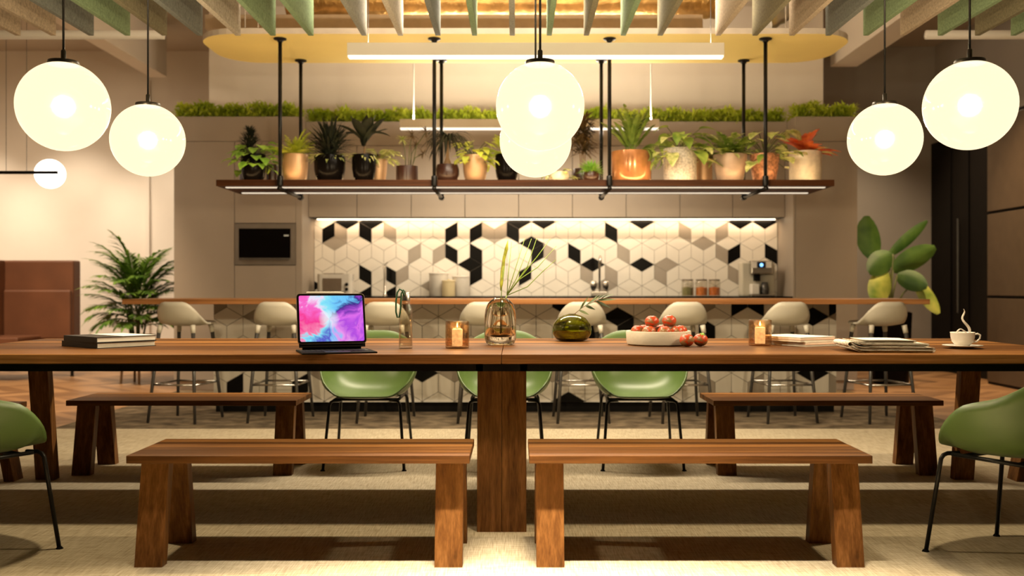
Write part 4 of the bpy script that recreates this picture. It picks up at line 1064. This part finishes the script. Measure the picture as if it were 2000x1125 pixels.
def curlfn(u,v):
    a_=PI*1.45*u-.4
    return (-.168-.020*math.sin(a_),-.12+.24*v,.026+.020*(1-math.cos(a_))*.55)
obj('page_roll',G().grid(curlfn,16,3),M['news'],q,smooth=True,solid=.002)
# cup
d=T(682)
q=thing('coffee_cup','white china coffee cup with handle standing on a saucer','cup',(X(1882,d+.05),d+.06,TZ+.010))
obj('body',G().lathe([(0,.0),(.028,0),(.030,.004),(.034,.008),(.047,.022),(.052,.042),(.0535,.062),(.0545,.066),(.052,.066),(.0505,.060),(.049,.042),(.044,.024),(.03,.011),(0,.009)],40),M['china'],q,smooth=True)
obj('handle',G().tube([(.051,0,.054),(.07,0,.058),(.082,0,.052),(.080,0,.036),(.066,0,.022),(.049,0,.020)],[.004,.0045,.0045,.0042,.004,.004],8),M['china'],q,smooth=True)
obj('coffee',G().lathe([(0,.053),(.0492,.053)],32),M['tea'],q)
single('saucer',G().lathe([(0,0),(.04,0),(.046,.004),(.078,.010),(.088,.0135),(.0885,.0155),(.078,.0128),(.04,.0085),(0,.0085)],48),M['china'],'white china saucer under the coffee cup','saucer',smooth=True,loc=(X(1882,d+.05),d+.06,TZ+.0005))
g=G(); kk=(d+.06)/F
cx_=[(1866,650),(1870,645),(1880,640),(1888,645),(1893,650),(1898,643),(1893,634),(1884,627),(1880,619),(1886,612),(1887,603)]
g.tube([((p[0]-1882)*kk*.9,.004*math.sin(i*1.7),Z(p[1],d+.06)-TZ-.01) for i,p in enumerate([(1897,652),(1899,644),(1893,636),(1884,629),(1880,621),(1885,614),(1887,608),(1883,603)])],[.006,.0075,.007,.006,.005,.005,.003,.001],8)
g.tube([((p[0]-1882)*kk*.9,.004*math.cos(i*1.7),Z(p[1],d+.06)-TZ-.01) for i,p in enumerate([(1869,652),(1872,645),(1877,641),(1884,646),(1893,650)])],[.004,.005,.003,.004,.003],8)
single('steam',g,M['steam'],'wisp of steam rising from the coffee cup','steam',smooth=True,loc=(X(1882,d+.05),d+.06,TZ+.010),sub=1)
# ------------------------------------------------------------------ ceiling wall washers and added spotlights
def spot(name,loc,to,pw,col,ang,blend=.5,rad=.06):
    a=bpy.data.lights.new(name,'SPOT'); a.energy=pw; a.color=col; a.spot_size=ang; a.spot_blend=blend; a.shadow_soft_size=rad
    o=bpy.data.objects.new(name,a); COL.objects.link(o); o.location=loc
    o.rotation_euler=(Vector(to)-Vector(loc)).to_track_quat('-Z','Y').to_euler(); return o
def downlight(x,y,lab):
    q=thing('ceiling_spotlight',lab,'spotlight',(x,y,HC-.16))
    obj('can',G().lathe([(0,.159),(.05,.159),(.05,0),(.045,0),(.045,.1),(0,.1)],20),M['lampwhite'],q,auto=40)
for i,(x,y,to,pw) in enumerate([(-7.2,11.4,(-7.2,13,.6),240),(-5.85,11.4,(-5.85,13,.6),240),(-4.6,11.4,(-4.55,13,.5),190)]):
    downlight(x,y,'white ceiling spotlight washing the left back wall, %s one of the three'%('outer','middle','inner')[i])
    spot('wall_wash',(x,y,HC-.20),to,pw,(1,.86,.68),1.12,.7)
downlight(-4.6,8.6,'added white ceiling spotlight brightening the palm and floor'); spot('added_spot',(-4.6,8.6,HC-.2),(-4.5,10.0,0),700,(1,.76,.50),1.3,.8)  # spot added to lift the palm and the wood floor
downlight(-5.9,9.2,'added white ceiling spotlight brightening the leather sofa'); spot('added_spot',(-5.9,9.2,HC-.2),(-5.8,10.6,.4),480,(1,.80,.58),2.5,.8)  # extra spot put in to brighten the sofa and upper wall
downlight(4.4,11.6,'added white ceiling spotlight brightening the broad-leaved plant'); spot('added_spot',(4.4,11.6,HC-.2),(4.1,10.8,0),330,(1,.76,.50),2.0,.8)  # added fill for the right plant and wall corner
downlight(4.3,9.6,'added white ceiling spotlight brightening the floor by the brown cupboard'); spot('added_spot',(4.3,9.6,HC-.2),(4.75,10.0,0),560,(1,.70,.40),1.15,.8)  # added to light the right-hand floor and cupboard panels
# ------------------------------------------------------------------ world / view
w=bpy.data.worlds.new('world'); SC.world=w; w.use_nodes=True
w.node_tree.nodes['Background'].inputs[0].default_value=(.9,.7,.5,1); w.node_tree.nodes['Background'].inputs[1].default_value=.01
vs=SC.view_settings; vs.view_transform='Standard'; vs.look='None'; vs.gamma=1; vs.exposure=0; vs.use_curve_mapping=False
cy=SC.cycles
cy.use_denoising=True
cy.max_bounces=8; cy.diffuse_bounces=4; cy.glossy_bounces=4; cy.transmission_bounces=8; cy.transparent_max_bounces=8
cy.sample_clamp_indirect=4; cy.caustics_reflective=False; cy.caustics_refractive=False
